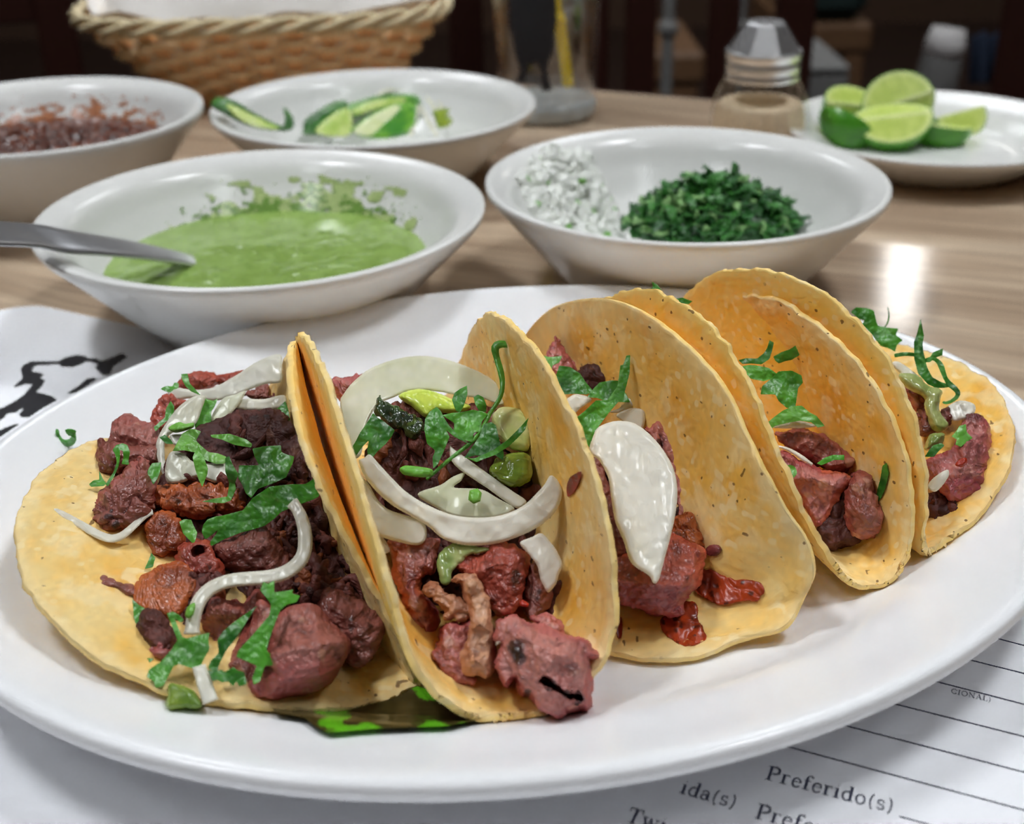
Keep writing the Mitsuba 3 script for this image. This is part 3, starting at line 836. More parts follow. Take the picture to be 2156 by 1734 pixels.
meat(1, ZB([(820, 200), (960, 130), (1130, 70), (1210, 160), (1300, 270), (1290, 350), (1150, 380), (1000, 380), (890, 340), (840, 270)]), 'smooth brown beef chunk right of the tube end, under the large parsley-like leaf', 'brown', .004, .014, .004,
     ridge=[(*ZB([(960, 230)])[0], .004), (*ZB([(1150, 200)])[0], .005)])
meat(1, ZB([(300, 560), (320, 450), (400, 370), (520, 320), (640, 310), (720, 420), (650, 560), (580, 650), (460, 660), (360, 620)]), 'glossy orange-brown beef slice lying on the left of the tortilla', 'orange', .002, .008, .003, edge=34, follow=.8, rough=.0008)
meat(1, ZB([(75, 415), (105, 385), (150, 400), (220, 440), (310, 460), (320, 520), (250, 520), (180, 475), (95, 465)]), 'thin brown beef strand sticking out to the left on the tortilla', 'brown', .0015, .004, .002, follow=.9, rough=.0006)
shreds(1, ZB([(500, 640), (600, 420), (700, 340), (840, 380), (900, 470), (790, 560), (740, 700), (700, 800), (560, 790)]), 'brown shredded beef in the hollow of the S-shaped onion strip', .003, seed=22)
meat(1, ZB([(335, 690), (390, 620), (470, 640), (540, 710), (570, 800), (520, 880), (440, 870), (380, 800)]), 'blackened beef tip beside the lower left cilantro', 'dark', .004, .009, .003, rough=.0015)
meat(1, ZB([(400, 860), (450, 830), (540, 850), (560, 920), (480, 940), (410, 900)]), 'small purple-red beef piece below the blackened tip', 'rose', .003, .006, .002)
meat(1, ZB([(735, 620), (760, 545), (800, 520), (900, 550), (990, 570), (1060, 485), (1110, 490), (1110, 580), (1040, 660), (940, 720), (870, 800), (800, 830), (745, 760)]), 'pink beef cube between the end of the onion strip and the dark herb', 'pink', .006, .014, .003,
     ridge=[(*ZB([(800, 600)])[0], .005), (*ZB([(960, 620)])[0], .005)])
meat(1, ZB([(1480, 640), (1490, 520), (1510, 480), (1620, 490), (1790, 575), (1890, 700), (1860, 830), (1780, 960), (1700, 980), (1630, 930), (1590, 800)]), 'brown beef chunk in the right corner of the leftmost taco', 'brown', .002, .012, .003,
     ridge=[(*ZB([(1560, 600)])[0], .004), (*ZB([(1760, 720)])[0], .004)])
shreds(1, ZB([(1000, 460), (1250, 420), (1450, 330), (1640, 420), (1740, 520), (1640, 620), (1500, 560), (1330, 600), (1100, 560)]), 'dark beef mass in shadow right of the S-shaped onion strip', .000, seed=29)
meat(1, ZB([(880, 960), (960, 800), (1040, 660), (1090, 555), (1170, 590), (1230, 640), (1200, 800), (1160, 900), (1080, 1080), (1020, 1085), (960, 1010)]), 'upright pink-brown beef slice left of the biggest chunk', 'pink', .007, .012, .003, ridge=[(*ZB([(1090, 760)])[0], .004)])
meat(1, ZB([(1150, 870), (1170, 720), (1230, 620), (1330, 572), (1440, 590), (1560, 690), (1664, 800), (1650, 880), (1610, 970), (1500, 1100), (1320, 1150), (1100, 1166), (1020, 1085), (1070, 1010)]), 'biggest pink beef cube at the front of the leftmost taco', 'pink', .011, .018, .0015,
     ridge=[(*ZB([(1160, 890)])[0], .008), (*ZB([(1330, 860)])[0], .011), (*ZB([(1480, 830)])[0], .010), (*ZB([(1625, 815)])[0], .005), (*ZB([(1480, 1020)])[0], .007), (*ZB([(1250, 1050)])[0], .008)], edge=9, rough=.0009,
     extra=lambda col, q, m: lerp3(col, S(150, 44, 50), sstep(860, 1000, (q['y'] - 1080) * 2.994) * .45))
# onions 1
onion(1, ZA([(730, 225), (860, 240), (960, 250), (1120, 225), (1330, 110), (1500, 0), (1690, -60), (1705, 60), (1700, 180), (1560, 200), (1420, 250), (1250, 320), (1100, 345), (950, 320), (740, 335)]), 'broad pale onion strip at the top of the leftmost taco, reaching the tortilla edge', .007, .5, lift=(*ZA([(1690, 0)])[0], .006))
onion(1, ZA([(960, 300), (1040, 310), (1010, 420), (960, 540), (850, 580), (730, 640), (690, 720), (690, 850), (720, 980), (730, 1065), (660, 960), (625, 850), (612, 740), (640, 640), (740, 480), (840, 370)]), 'glassy curved onion strip running down the left of the green garnish', .008, .5, clear=.6)
onion(1, ZA([(1085, 500), (1190, 330), (1300, 290), (1390, 260), (1340, 370), (1250, 470), (1180, 560), (1110, 530)]), 'yellowish onion strip end right of the crinkled green strip', .008, .5, tint=.25)
onion(1, ZA([(1300, 400), (1370, 330), (1550, 330), (1725, 295), (1735, 390), (1600, 425), (1420, 425)]), 'thin onion strip below the gap beside the tortilla edge', .006, .5, clear=.5)
onion(1, ZA([(690, 940), (740, 790), (850, 800), (930, 870), (1060, 890), (1200, 880), (1255, 1000), (1150, 1060), (1050, 1030), (960, 1010), (840, 1055), (720, 1060)]), 'pale round onion piece under the bright green leaf tip', .009, .5, tint=.12, thick=.0025, dome=.0012)
onion(1, ZA([(735, 645), (860, 635), (960, 640), (965, 720), (860, 745), (760, 720)]), 'small white onion piece under the light green herb', .008, .5, clear=.05)
onion(1, ZA([(1170, 730), (1290, 740), (1400, 770), (1380, 900), (1280, 900), (1200, 830)]), 'white onion bit left of the large leaf', .007, .5, clear=.1)
onion(1, ZA([(1450, 730), (1520, 700), (1600, 720), (1620, 790), (1500, 800)]), 'rounded onion tip behind the large leaf', .006, .5, clear=.2)
onion(1, ribbon(ZA([(-330, 1270), (-200, 1330), (60, 1480), (250, 1540), (400, 1450), (585, 1310)]), [8, 14, 18, 17, 15, 11]), 'thin curved onion sliver lying on the left of the tortilla', .003, .9, thick=.001, dome=.0005, clear=.5, drape=False)
onion(1, ribbon(ZB([(1300, -70), (1365, 40), (1385, 150), (1365, 280), (1230, 385), (1030, 412), (860, 440), (740, 520), (685, 640), (672, 765)]), [24, 27, 30, 30, 30, 29, 28, 30, 31, 31]), 'long S-shaped onion strip across the front of the leftmost taco', .019, .55, thick=.003, dome=.001, clear=.35)
onion(1, ribbon(ZB([(715, 960), (745, 1060), (790, 1190)]), [28, 33, 34]), 'onion strip end hanging over the front edge of the leftmost tortilla', .0145, .6, clear=.2)
# greens 1
leaf(1, ZA([(1010, 1480), (1025, 1420), (1060, 1375), (1130, 1350), (1200, 1340), (1370, 1295), (1450, 1190), (1600, 1090), (1780, 1070), (1910, 1068), (1975, 1030), (1990, 985), (2010, 960), (2036, 945), (2005, 990), (2000, 1050), (1990, 1095), (2030, 1150), (2030, 1175), (1975, 1205), (1850, 1250), (1700, 1310), (1640, 1370), (1560, 1430), (1430, 1470), (1350, 1490), (1200, 1550), (1100, 1605), (1068, 1590), (1130, 1510), (1155, 1465), (1060, 1540), (1035, 1545)]), 'largest dark green cilantro leaf blade, lower one of the pair reaching the tortilla edge', .05, .0175, .35, spine=ZA([(1480, 1150), (1620, 1180), (1800, 1255)]), lift=(*ZA([(2000, 1120)])[0], .004))
leaf(1, ZA([(1335, 905), (1420, 905), (1510, 905), (1470, 830), (1450, 760), (1540, 742), (1620, 735), (1698, 730), (1705, 790), (1750, 810), (1815, 828), (1805, 880), (1780, 930), (1745, 1010), (1660, 1050), (1590, 1075), (1500, 1110), (1440, 1190), (1395, 1150), (1360, 1070), (1325, 1010)]), 'broad dark green cilantro leaf blade above the lower, larger one', .0, .0150, .4, spine=ZA([(1450, 1120), (1530, 960), (1760, 830)]))
leaf(1, ZA([(1612, 470), (1680, 400), (1738, 345), (1765, 430), (1790, 560), (1750, 590), (1680, 560), (1630, 530)]), 'dark green leaf pressed against the tortilla edge, upper right of the leftmost taco', -.1, .009, .5)
leaf(1, ZA([(832, 112), (888, 108), (905, 190), (990, 285), (1062, 333), (1110, 345), (1152, 325), (1120, 400), (1092, 440), (1095, 520), (1060, 600), (1010, 610), (960, 600), (948, 560), (960, 500), (990, 430), (1010, 340), (1010, 300), (920, 265), (870, 220), (838, 160)]), 'long crinkled cilantro strip crossing the pale onion at the top', .15, .012, .4, light=.1)
leaf(1, ZA([(592, 575), (640, 530), (690, 490), (700, 410), (740, 345), (772, 390), (768, 450), (720, 510), (660, 560), (610, 612)]), 'narrow cilantro strip left of the top onion', .15, .009, .5)
leaf(1, ZA([(440, 1150), (455, 1080), (520, 1010), (550, 930), (580, 885), (660, 878), (650, 960), (620, 1030), (560, 1110), (520, 1150), (490, 1208), (452, 1190)]), 'short flat cilantro strip on the knobbly pink chunk', .1, .0135, .5, light=.05)
leaf(1, ZA([(235, 770), (265, 730), (320, 712), (365, 728), (388, 790), (372, 870), (380, 890), (440, 900), (530, 945), (450, 920), (370, 900), (312, 895), (330, 840), (325, 780), (300, 770), (300, 840), (290, 910), (250, 1000), (195, 1090), (172, 1070), (240, 970), (272, 880), (262, 820)]), 'thin curled cilantro stem on the dark brown chunk at the left', .2, .0135, .4)
leaf(1, ZA([(30, 1070), (70, 1035), (120, 1030), (118, 950), (150, 1020), (180, 1060), (160, 1085), (50, 1092)]), 'small cilantro bit left of the knobbly pink chunk', .1, .008, .6)
leaf(1, ZA([(758, 782), (800, 700), (840, 630), (910, 588), (950, 590), (1005, 610), (960, 690), (1010, 740), (1070, 790), (1150, 800), (1225, 830), (1210, 890), (1140, 895), (1050, 865), (960, 795), (860, 775)]), 'light green crinkled herb cluster in the middle of the pale onion', .2, .0145, .4, light=.45, wave=.003)
leaf(1, ZA([(930, 835), (955, 780), (985, 735), (1030, 840), (1065, 930), (1060, 980), (1015, 1095), (980, 1020), (960, 960)]), 'bright yellow-green pointed leaf tip hanging in the middle', .6, .0165, .3, light=.35)
leaf(1, ZA([(1215, 840), (1250, 825), (1280, 900), (1330, 980), (1300, 1060), (1310, 1110), (1270, 1200), (1230, 1195), (1250, 1060), (1215, 960)]), 'dark crinkled cilantro strip beside the large leaf', -.15, .0150, .3, light=.1, wave=.003)
leaf(1, ZA([(1010, 1220), (1110, 1195), (1240, 1175), (1275, 1205), (1200, 1235), (1100, 1230)]), 'thin light green herb sliver on the charred slab', .3, .0135, .4, light=.3)
leaf(1, ZA([(815, 1395), (860, 1372), (920, 1380), (940, 1430), (972, 1490), (955, 1560), (938, 1590), (900, 1550), (850, 1500)]), 'small square light green leaf bit above the beef tube end', .4, .0150, .4, light=.25)
leaf(1, ZA([(1085, 640), (1250, 630), (1400, 680), (1450, 720), (1440, 752), (1300, 730), (1180, 680), (1095, 662)]), 'thin pale green stem reaching right to the large leaf', .3, .0145, .4, light=.3)
leaf(1, ZA([(650, 240), (700, 215), (755, 220), (775, 185), (812, 190), (808, 235), (770, 245), (740, 272), (690, 262)]), 'little cilantro scrap at the top left on the pale onion', .25, .008, .5)
leaf(1, ZA([(640, 660), (690, 640), (740, 680), (765, 720), (700, 718)]), 'small dark leaf at the left end of the light green cluster', -.1, .0125, .4)
leaf(1, ZA([(720, 580), (770, 545), (820, 528), (870, 545), (940, 535), (940, 575), (880, 600), (800, 622), (745, 612)]), 'yellow-green pepper bit beside the crinkled green strip', .9, .0125, .4, thick=.003, dome=.0015, name='pepper_bit', cat='pepper', light=.6, curve=True)
leaf(1, ZB([(512, 630), (550, 620), (590, 640), (620, 670), (600, 690), (560, 660), (610, 780), (640, 790), (700, 770), (782, 752), (775, 800), (782, 860), (755, 900), (712, 992), (650, 970), (590, 950), (555, 965), (520, 1030), (490, 1090), (440, 1098), (430, 1060), (385, 1030), (400, 985), (470, 940), (540, 860), (580, 800), (550, 720)]), 'cilantro sprig with a broad three-lobed blade, lower left front of the leftmost taco', .1, .0175, .45, light=.05, spine=ZB([(560, 640), (600, 800), (480, 1000)]))
leaf(1, ZB([(1100, 485), (1120, 430), (1150, 445), (1190, 422), (1190, 500), (1260, 490), (1310, 480), (1300, 505), (1352, 520), (1330, 560), (1270, 575), (1230, 610), (1200, 680), (1160, 790), (1140, 860), (1200, 930), (1275, 922), (1250, 952), (1170, 960), (1130, 962), (1100, 1060), (1060, 1080), (1050, 1040), (1080, 960), (1010, 930), (950, 905), (960, 870), (1060, 760), (1160, 640), (1170, 570)]), 'long cilantro leaf draped down over the biggest beef cube', .25, .0225, .35)
leaf(1, ZB([(830, 800), (870, 740), (930, 690), (1000, 640), (1085, 580), (1030, 660), (980, 740), (940, 800), (890, 860), (840, 960), (830, 1010), (770, 975), (790, 930), (840, 880)]), 'dark cilantro leaf in the gap left of the biggest beef cube', -.25, .0185, .4)
leaf(1, ZB([(800, 1060), (770, 985), (820, 1000), (850, 985), (880, 1000), (930, 968), (960, 990), (1000, 1000), (1018, 1075), (970, 1090), (950, 1060), (930, 1092), (900, 1060), (860, 1066), (830, 1050)]), 'frilly dark cilantro tuft in front of the biggest beef cube', -.1, .0175, .5, wave=.003)
leaf(1, ZB([(172, 862), (250, 862), (290, 880), (345, 888), (370, 910), (432, 915), (405, 942), (340, 930), (280, 912), (240, 880)]), 'flat thin cilantro piece on the lower left of the tortilla', -.05, .004, .9)
leaf(1, ZB([(295, 540), (340, 580), (375, 600), (386, 660), (350, 700), (325, 722), (305, 660)]), 'small folded cilantro piece beside the orange-brown beef slice', .15, .009, .5)
leaf(1, ZB([(372, 352), (400, 290), (415, 248), (440, 280), (425, 340)]), 'small cilantro blade below the orange-browned beef piece', .1, .009, .5)
leaf(1, ZB([(628, 640), (640, 595), (680, 563), (694, 580), (680, 640), (645, 664)]), 'tiny yellow-green bit stuck on the S-shaped onion strip', .8, .0180, .5, thick=.0012, dome=.0008, light=.5, curve=True)
_o = ZB([(512, 1232), (516, 1150), (522, 1082), (560, 1072), (660, 1105), (720, 1165), (736, 1222), (640, 1228)])
_z = .017
for _k in range(8):                                                     # where that picture point meets the plate
    _p = at(388, 1492, _z)
    _z = float(plate_z(np.array([_p[0]]), np.array([_p[1]]))[0])
_d = float(axial(_p)) - .0015
m, q = solid(_o, lambda x, y: _d + .35 * (1492 - y) / FOCAL * _d, .006, res=4, dome=.002, edge=10, rough=.0004, taubin=3)
c = lerp3(S(132, 156, 62), S(96, 128, 44), sstep(.3, .7, fbm(np.array(m.vertices) * 230, 3, 3)))
put('pepper_piece', m, 'veg', color=c, label='green jalapeno pepper piece lying on the plate in front of the leftmost tortilla', cat='pepper')
# ================= taco 2
shreds(2, [(770, 960), (900, 900), (1080, 960), (1150, 1100), (1180, 1280), (1120, 1360), (960, 1390), (880, 1330), (830, 1180)], 'dark beef at the bottom of the second taco, deep behind the front pieces', -.009, seed=9)
meat(2, ZC([(330, 1000), (400, 760), (520, 600), (700, 560), (960, 580), (1250, 620), (1300, 800), (1150, 950), (1100, 980), (1200, 1150), (1350, 1310), (1250, 1380), (1000, 1300), (780, 1200), (560, 1180)]), 'dark red-brown beef inside the ring of onion in the second taco', 'brown', -.004, .012, .004)
meat(2, ZC([(1000, 1130), (1080, 1130), (1200, 1190), (1330, 1290), (1360, 1350), (1250, 1330), (1080, 1230)]), 'charred dark beef strip under the straight onion strip', 'dark', .001, .006, .002)
meat(2, ZC([(70, 440), (150, 400), (300, 375), (330, 420), (230, 500), (180, 600), (110, 560)]), 'pink beef piece peeping out behind the second taco at its left wall', 'rose', -.008, .010, .003)
meat(2, ZC([(1480, 900), (1560, 860), (1640, 920), (1660, 1060), (1600, 1200), (1520, 1300), (1470, 1200), (1500, 1050)]), 'brown beef at the right wall of the second taco', 'brown', -.006, .008, .003)
meat(2, ZD([(140, 80), (240, 70), (400, 62), (560, 60), (572, 160), (540, 260), (510, 330), (440, 360), (405, 480), (470, 560), (540, 640), (550, 740), (480, 860), (440, 850), (370, 780), (300, 640), (210, 450), (165, 220)]), 'tall beef piece with an orange edge at the left wall of the second taco', 'rose', .001, .014, .004, edge=24,
     extra=lambda col, q, m: lerp3(col, S(190, 92, 46), (1 - sstep(0, 15, q['e'])) * (q['x'] < 895) * .85))
meat(2, ZD([(690, 260), (760, 150), (830, 160), (900, 180), (1010, 100), (1130, 90), (1220, 130), (1300, 180), (1290, 330), (1260, 520), (1200, 640), (1080, 690), (980, 600), (900, 400), (770, 340)]), 'red glazed beef chunk at the back of the front group in the second taco', 'red', .003, .014, .003,
     ridge=[(*ZD([(1060, 260)])[0], .006), (*ZD([(900, 330)])[0], .004), (*ZD([(1180, 260)])[0], .005), (*ZD([(1130, 500)])[0], .004)], edge=12)
meat(2, ZD([(1285, 330), (1340, 270), (1390, 260), (1450, 400), (1490, 500), (1460, 640), (1340, 720), (1270, 640)]), 'dark red grained beef chunk behind the hanging onion tail', 'brown', .000, .012, .003)
meat(2, ZD([(1440, 520), (1560, 400), (1640, 330), (1660, 520), (1640, 640), (1560, 700), (1480, 720)]), 'dark beef against the right wall near the front of the second taco', 'dark', -.003, .008, .002)
meat(2, ZD([(470, 990), (540, 920), (620, 760), (760, 740), (860, 760), (860, 960), (830, 1160), (900, 1215), (850, 1265), (740, 1255), (600, 1180), (500, 1090)]), 'brown beef piece with an orange rim at the front left of the second taco', 'rose', .004, .014, .004, edge=26)
meat(2, ZD([(430, 480), (480, 435), (560, 430), (640, 490), (740, 540), (860, 610), (850, 720), (760, 735), (700, 715), (630, 725), (605, 690), (600, 640), (520, 580), (450, 530)]), 'pale tan fatty beef strip lying across the front of the second taco', 'tan', .009, .008, .003, edge=16)
meat(2, ZD([(665, 395), (750, 345), (865, 338), (880, 390), (930, 470), (980, 600), (1020, 760), (1015, 950), (1012, 1100), (975, 1202), (890, 1180), (795, 1150), (770, 1060), (790, 940), (830, 760), (830, 640), (780, 520), (750, 440)]), 'upright tan beef stick standing at the front of the second taco', 'tan', .012, .010, .003, edge=14,
     ridge=[(*ZD([(900, 760)])[0], .004), (*ZD([(870, 1060)])[0], .004), (*ZD([(830, 440)])[0], .002)])
meat(2, ZD([(1310, 700), (1380, 685), (1470, 662), (1540, 720), (1600, 770), (1580, 860), (1440, 830)]), 'small pink beef lump on top of the big glossy front piece', 'rose', .010, .008, .003)
meat(2, ZD([(1050, 760), (1100, 710), (1200, 690), (1300, 740), (1440, 805), (1580, 840), (1700, 880), (1790, 900), (1840, 960), (1892, 1030), (1800, 1042), (1820, 1150), (1825, 1270), (1815, 1450), (1740, 1460), (1640, 1500), (1560, 1542), (1440, 1500), (1370, 1440), (1330, 1360), (1240, 1330), (1200, 1210), (1130, 1290), (1090, 1250), (1050, 1100), (1100, 930), (1045, 880)]), 'big glossy pink beef piece with a dark slit, front right of the second taco', 'rose', .011, .016, .003,
     ridge=[(*ZD([(1330, 900)])[0], .006), (*ZD([(1560, 1020)])[0], .009), (*ZD([(1450, 1130)])[0], .007), (*ZD([(1740, 1100)])[0], .005), (*ZD([(1600, 1430)])[0], .004), (*ZD([(1160, 820)])[0], .003)], edge=10, rough=.0016,
     cuts=[ZD([(1395, 1240), (1425, 1205), (1480, 1205), (1560, 1280), (1650, 1345), (1740, 1350), (1765, 1385), (1700, 1392), (1590, 1345), (1460, 1275)])],
     extra=pits([(*ZD([(1215, 950)])[0], 20), (*ZD([(1225, 1000)])[0], 18), (*ZD([(1240, 1050)])[0], 16), (*ZD([(1740, 1370)])[0], 12), (*ZD([(1500, 1260)])[0], 14), (*ZD([(1620, 1340)])[0], 12), (*ZD([(1300, 1330)])[0], 10)]))
onion(2, ZD([(1040, 935), (1080, 840), (1140, 808), (1215, 830), (1190, 880), (1110, 905)]), 'tiny white onion bit on the big glossy front piece', .0165, .5, thick=.002, clear=0)
leaf(2, ZD([(1235, 590), (1260, 560), (1310, 590), (1305, 618), (1250, 612)]), 'tiny bright red pepper bit on the red glazed chunk', .0, .010, .5, thick=.0015, dome=.001, name='red_pepper_bit', cat='pepper', color=(206, 52, 28), curve=True)
blob(2, ZD([(560, 200), (640, 120), (700, 100), (860, 118), (1000, 140), (900, 175), (800, 200), (740, 260), (680, 330), (650, 420), (600, 430), (560, 360)]), 'green salsa running between the beef chunks under the big onion ring', (166, 178, 116), (120, 146, 78), 'salsa_drip', 'salsa', .0075, .5, .004, .0008)
# onion ring, two arcs
onion(2, ZC([(125, 580), (150, 520), (220, 430), (350, 330), (550, 258), (750, 240), (950, 280), (1150, 360), (1280, 450), (1345, 560), (1300, 600), (1200, 560), (1080, 540), (950, 520), (850, 500), (650, 490), (520, 540), (400, 600), (310, 760), (280, 950), (225, 985), (200, 900), (150, 740)]), 'wide pale onion arc at the back of the second taco, stained green on top', .004, .75, tint=.22, thick=.003, lift=(*ZC([(300, 900)])[0], .003))
onion(2, ZC([(262, 1015), (300, 985), (345, 960), (420, 1040), (600, 1225), (800, 1345), (1000, 1410), (1250, 1412), (1450, 1340), (1600, 1200), (1670, 1110), (1745, 1220), (1700, 1370), (1550, 1500), (1300, 1600), (1060, 1622), (880, 1575), (750, 1470), (500, 1325), (330, 1160)]), 'thick white onion ring arc hanging across the middle of the second taco', .0175, .35, thick=.0028, dome=.0012, clear=.15, edge=9)
onion(2, ZC([(250, 1110), (330, 1170), (400, 1290), (480, 1360), (600, 1400), (720, 1440), (755, 1500), (750, 1580), (690, 1620), (560, 1600), (400, 1545), (340, 1450), (290, 1300)]), 'smaller wet onion arc below the left of the big onion ring', .0135, .35, thick=.0026, dome=.001, clear=.4, tint=.05)
onion(2, ZC([(925, 900), (970, 930), (1250, 1130), (1390, 1230), (1485, 1300), (1425, 1352), (1330, 1300), (1200, 1205), (960, 1035)]), 'straight onion strip crossing inside the big onion ring', .008, .5, clear=.3)
onion(2, ZC([(690, 1250), (860, 1180), (950, 1120), (1035, 1090), (1010, 1150), (960, 1200), (1150, 1212), (1280, 1280), (1400, 1360), (1250, 1425), (1000, 1420), (850, 1360)]), 'flat onion slice smeared with green salsa inside the big onion ring', .006, .6, tint=.3, clear=.5)
onion(2, ZD([(1240, 90), (1340, 40), (1420, 10), (1500, 90), (1555, 170), (1592, 270), (1560, 360), (1540, 430), (1475, 500), (1440, 450), (1410, 390), (1385, 280), (1320, 190)]), 'onion tail hanging down at the right below the big onion ring', .010, .4, clear=.15, thick=.003)
onion(2, ZC([(400, 1690), (380, 1600), (430, 1560), (490, 1660), (420, 1690)]), 'grey onion corner at the left wall below the smaller wet onion arc', .006, .5, clear=.7)
blob(2, ZC([(550, 535), (640, 490), (800, 492), (950, 560), (1080, 610), (960, 660), (830, 650), (750, 690), (640, 600)]), 'bright yellow-green avocado slice under the back onion arc', (204, 220, 92), (182, 206, 70), 'avocado_slice', 'avocado', .0075, .7, .006, .003, bsdf='veg', rough=.0003)
blob(2, ZC([(1230, 700), (1270, 630), (1350, 608), (1480, 640), (1545, 710), (1550, 780), (1520, 890), (1480, 935), (1350, 905), (1270, 820)]), 'pale green avocado chunk at the right of the cilantro sprig', (220, 222, 158), (200, 214, 128), 'avocado_chunk', 'avocado', .0085, .4, .009, .004, bsdf='veg', rough=.0003)
blob(2, ZC([(1215, 1085), (1260, 1000), (1340, 955), (1480, 950), (1525, 1040), (1515, 1140), (1400, 1195), (1290, 1150)]), 'mossy green blob of avocado below the pale green chunk', (140, 160, 58), (106, 134, 44), 'avocado_mash', 'avocado', .008, .4, .009, .004)
blob(2, ZC([(375, 650), (395, 560), (415, 515), (440, 560), (520, 580), (620, 620), (700, 680), (745, 740), (740, 800), (690, 832), (600, 815), (540, 770), (460, 740)]), 'blackened green pepper piece at the left of the cilantro sprig', (30, 40, 26), (52, 74, 36), 'charred_pepper', 'pepper', .0115, .5, .005, .002, rough=.0016, speck=(96, 120, 60))
leaf(2, ZC([(205, 918), (240, 860), (270, 800), (320, 730), (365, 655), (400, 690), (450, 720), (525, 782), (500, 830), (460, 880), (400, 935), (335, 1012), (322, 930), (335, 855), (290, 900), (240, 972)]), 'dark pointed cilantro leaf at the left wall of the second taco', -.2, .0150, .4)
leaf(2, ZC([(745, 700), (775, 650), (830, 610), (815, 595), (860, 640), (890, 700), (925, 752), (1000, 830), (1080, 890), (960, 830), (900, 780), (925, 830), (880, 940), (840, 1030), (805, 1062), (800, 980), (820, 930), (760, 880), (740, 780)]), 'dark cilantro blades at the left of the sprig in the second taco', -.1, .0165, .4, wave=.002)
leaf(2, ZC([(942, 560), (960, 510), (1000, 480), (1052, 455), (1055, 520), (1030, 600), (1000, 655), (970, 640), (955, 600)]), 'upright cilantro blade in the middle of the second taco', .05, .0175, .3)
leaf(2, ZC([(1110, 590), (1100, 540), (1130, 520), (1170, 540), (1195, 600), (1190, 650), (1140, 640)]), 'small cilantro blade before the pale green chunk', .1, .0165, .3)
leaf(2, ZC([(870, 672), (940, 655), (1010, 650), (1090, 632), (1170, 645), (1205, 665), (1160, 720), (1150, 790), (1100, 800), (1090, 870), (1020, 850), (950, 800), (960, 730)]), 'lighter cilantro blade in the centre of the sprig in the second taco', .25, .0185, .35, light=.05)
leaf(2, ZC([(1170, 740), (1230, 720), (1262, 745), (1290, 860), (1322, 950), (1315, 1000), (1250, 960), (1190, 970), (1110, 965), (1030, 985), (1090, 900), (1140, 830)]), 'dark cilantro blade at the right of the sprig in the second taco', -.2, .0165, .4)
leaf(2, ribbon(ZC([(1420, 205), (1340, 155), (1262, 170), (1268, 250), (1300, 360), (1310, 470), (1285, 560), (1225, 650), (1170, 760), (1070, 880), (930, 990), (820, 1085), (755, 1140)]), [6, 14, 18, 13, 13, 10, 9, 9, 9, 9, 8, 8, 6], 60), 'long curved cilantro stem rising to a hooked tip in the second taco', .2, .0200, .2, thick=.0014, dome=.0006, name='cilantro_sprig', light=.1, lift=(*ZC([(1300, 180)])[0], -.004))
leaf(2, ZC([(1030, 975), (1100, 990), (1180, 955), (1250, 920), (1350, 850), (1430, 770), (1502, 690), (1475, 780), (1420, 840), (1350, 905), (1250, 965), (1180, 990), (1120, 1015)]), 'narrow pointed cilantro blade reaching right over the pale green chunk', .1, .0195, .3)
leaf(2, ZC([(560, 1062), (590, 1042), (640, 1040), (780, 1060), (805, 1090), (780, 1120), (700, 1125), (600, 1110), (570, 1090)]), 'rolled pale green herb bit at the foot of the long stem', .5, .0165, .4, light=.35, thick=.0015, dome=.0012, curve=True)
leaf(2, ZC([(1060, 1290), (1070, 1220), (1130, 1205), (1160, 1240), (1150, 1300), (1100, 1320)]), 'light green pepper cube on the flat onion slice', .8, .0125, .5, thick=.003, dome=.001, name='pepper_bit', cat='pepper', light=.5)
leaf(2, ZC([(1778, 1200), (1795, 1140), (1825, 1108), (1888, 1085), (1862, 1180), (1830, 1235), (1788, 1266)]), 'dark red chili flake stuck on the right wall of the second tortilla', .0, .0009, drape=True, thick=.0008, wave=0, name='chili_flake', cat='pepper', color=(150, 38, 16), curve=True)
# ================= taco 3
shreds(3, ZE([(410, 720), (520, 640), (700, 640), (840, 760), (900, 960), (860, 1130), (760, 1200), (560, 1200), (470, 1050)]), 'dark beef behind the large white onion slice in the middle taco', -.006, seed=17)
meat(3, ZE([(165, 170), (190, 100), (215, 60), (242, 85), (270, 150), (320, 230), (260, 270), (200, 250)]), 'pale pink beef tip at the back of the middle taco', 'rose', -.004, .008, .003)
meat(3, ZE([(325, 260), (350, 220), (400, 212), (455, 205), (475, 260), (470, 320), (400, 350), (345, 320)]), 'charred beef bit behind the cilantro of the middle taco', 'dark', -.002, .008, .002)
meat(3, ZE([(660, 550), (700, 515), (740, 485), (800, 530), (840, 600), (885, 720), (930, 830), (915, 930), (850, 1010), (800, 900), (760, 700)]), 'pink-purple beef strip along the right of the large white onion slice', 'rose', .002, .012, .004, extra=pits([(*ZE([(745, 600)])[0], 9)]))
meat(3, ZE([(800, 1020), (850, 980), (905, 960), (945, 1030), (962, 1090), (945, 1140), (860, 1140), (790, 1090)]), 'brown charred beef piece right of the tip of the large onion slice', 'orange', .005, .010, .003)
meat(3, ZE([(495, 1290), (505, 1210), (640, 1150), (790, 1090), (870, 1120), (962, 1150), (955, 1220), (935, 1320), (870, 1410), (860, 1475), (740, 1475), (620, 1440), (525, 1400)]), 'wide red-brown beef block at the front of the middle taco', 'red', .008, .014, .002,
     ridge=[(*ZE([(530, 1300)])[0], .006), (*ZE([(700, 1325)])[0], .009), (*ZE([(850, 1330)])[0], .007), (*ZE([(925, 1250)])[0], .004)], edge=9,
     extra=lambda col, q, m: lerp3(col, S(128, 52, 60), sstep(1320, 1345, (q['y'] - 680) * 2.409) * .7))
meat(3, ZE([(400, 720), (440, 690), (490, 830), (520, 1000), (560, 1100), (540, 1200), (490, 1180), (450, 960)]), 'dark brown beef strip along the left of the large onion slice', 'brown', .001, .010, .003)
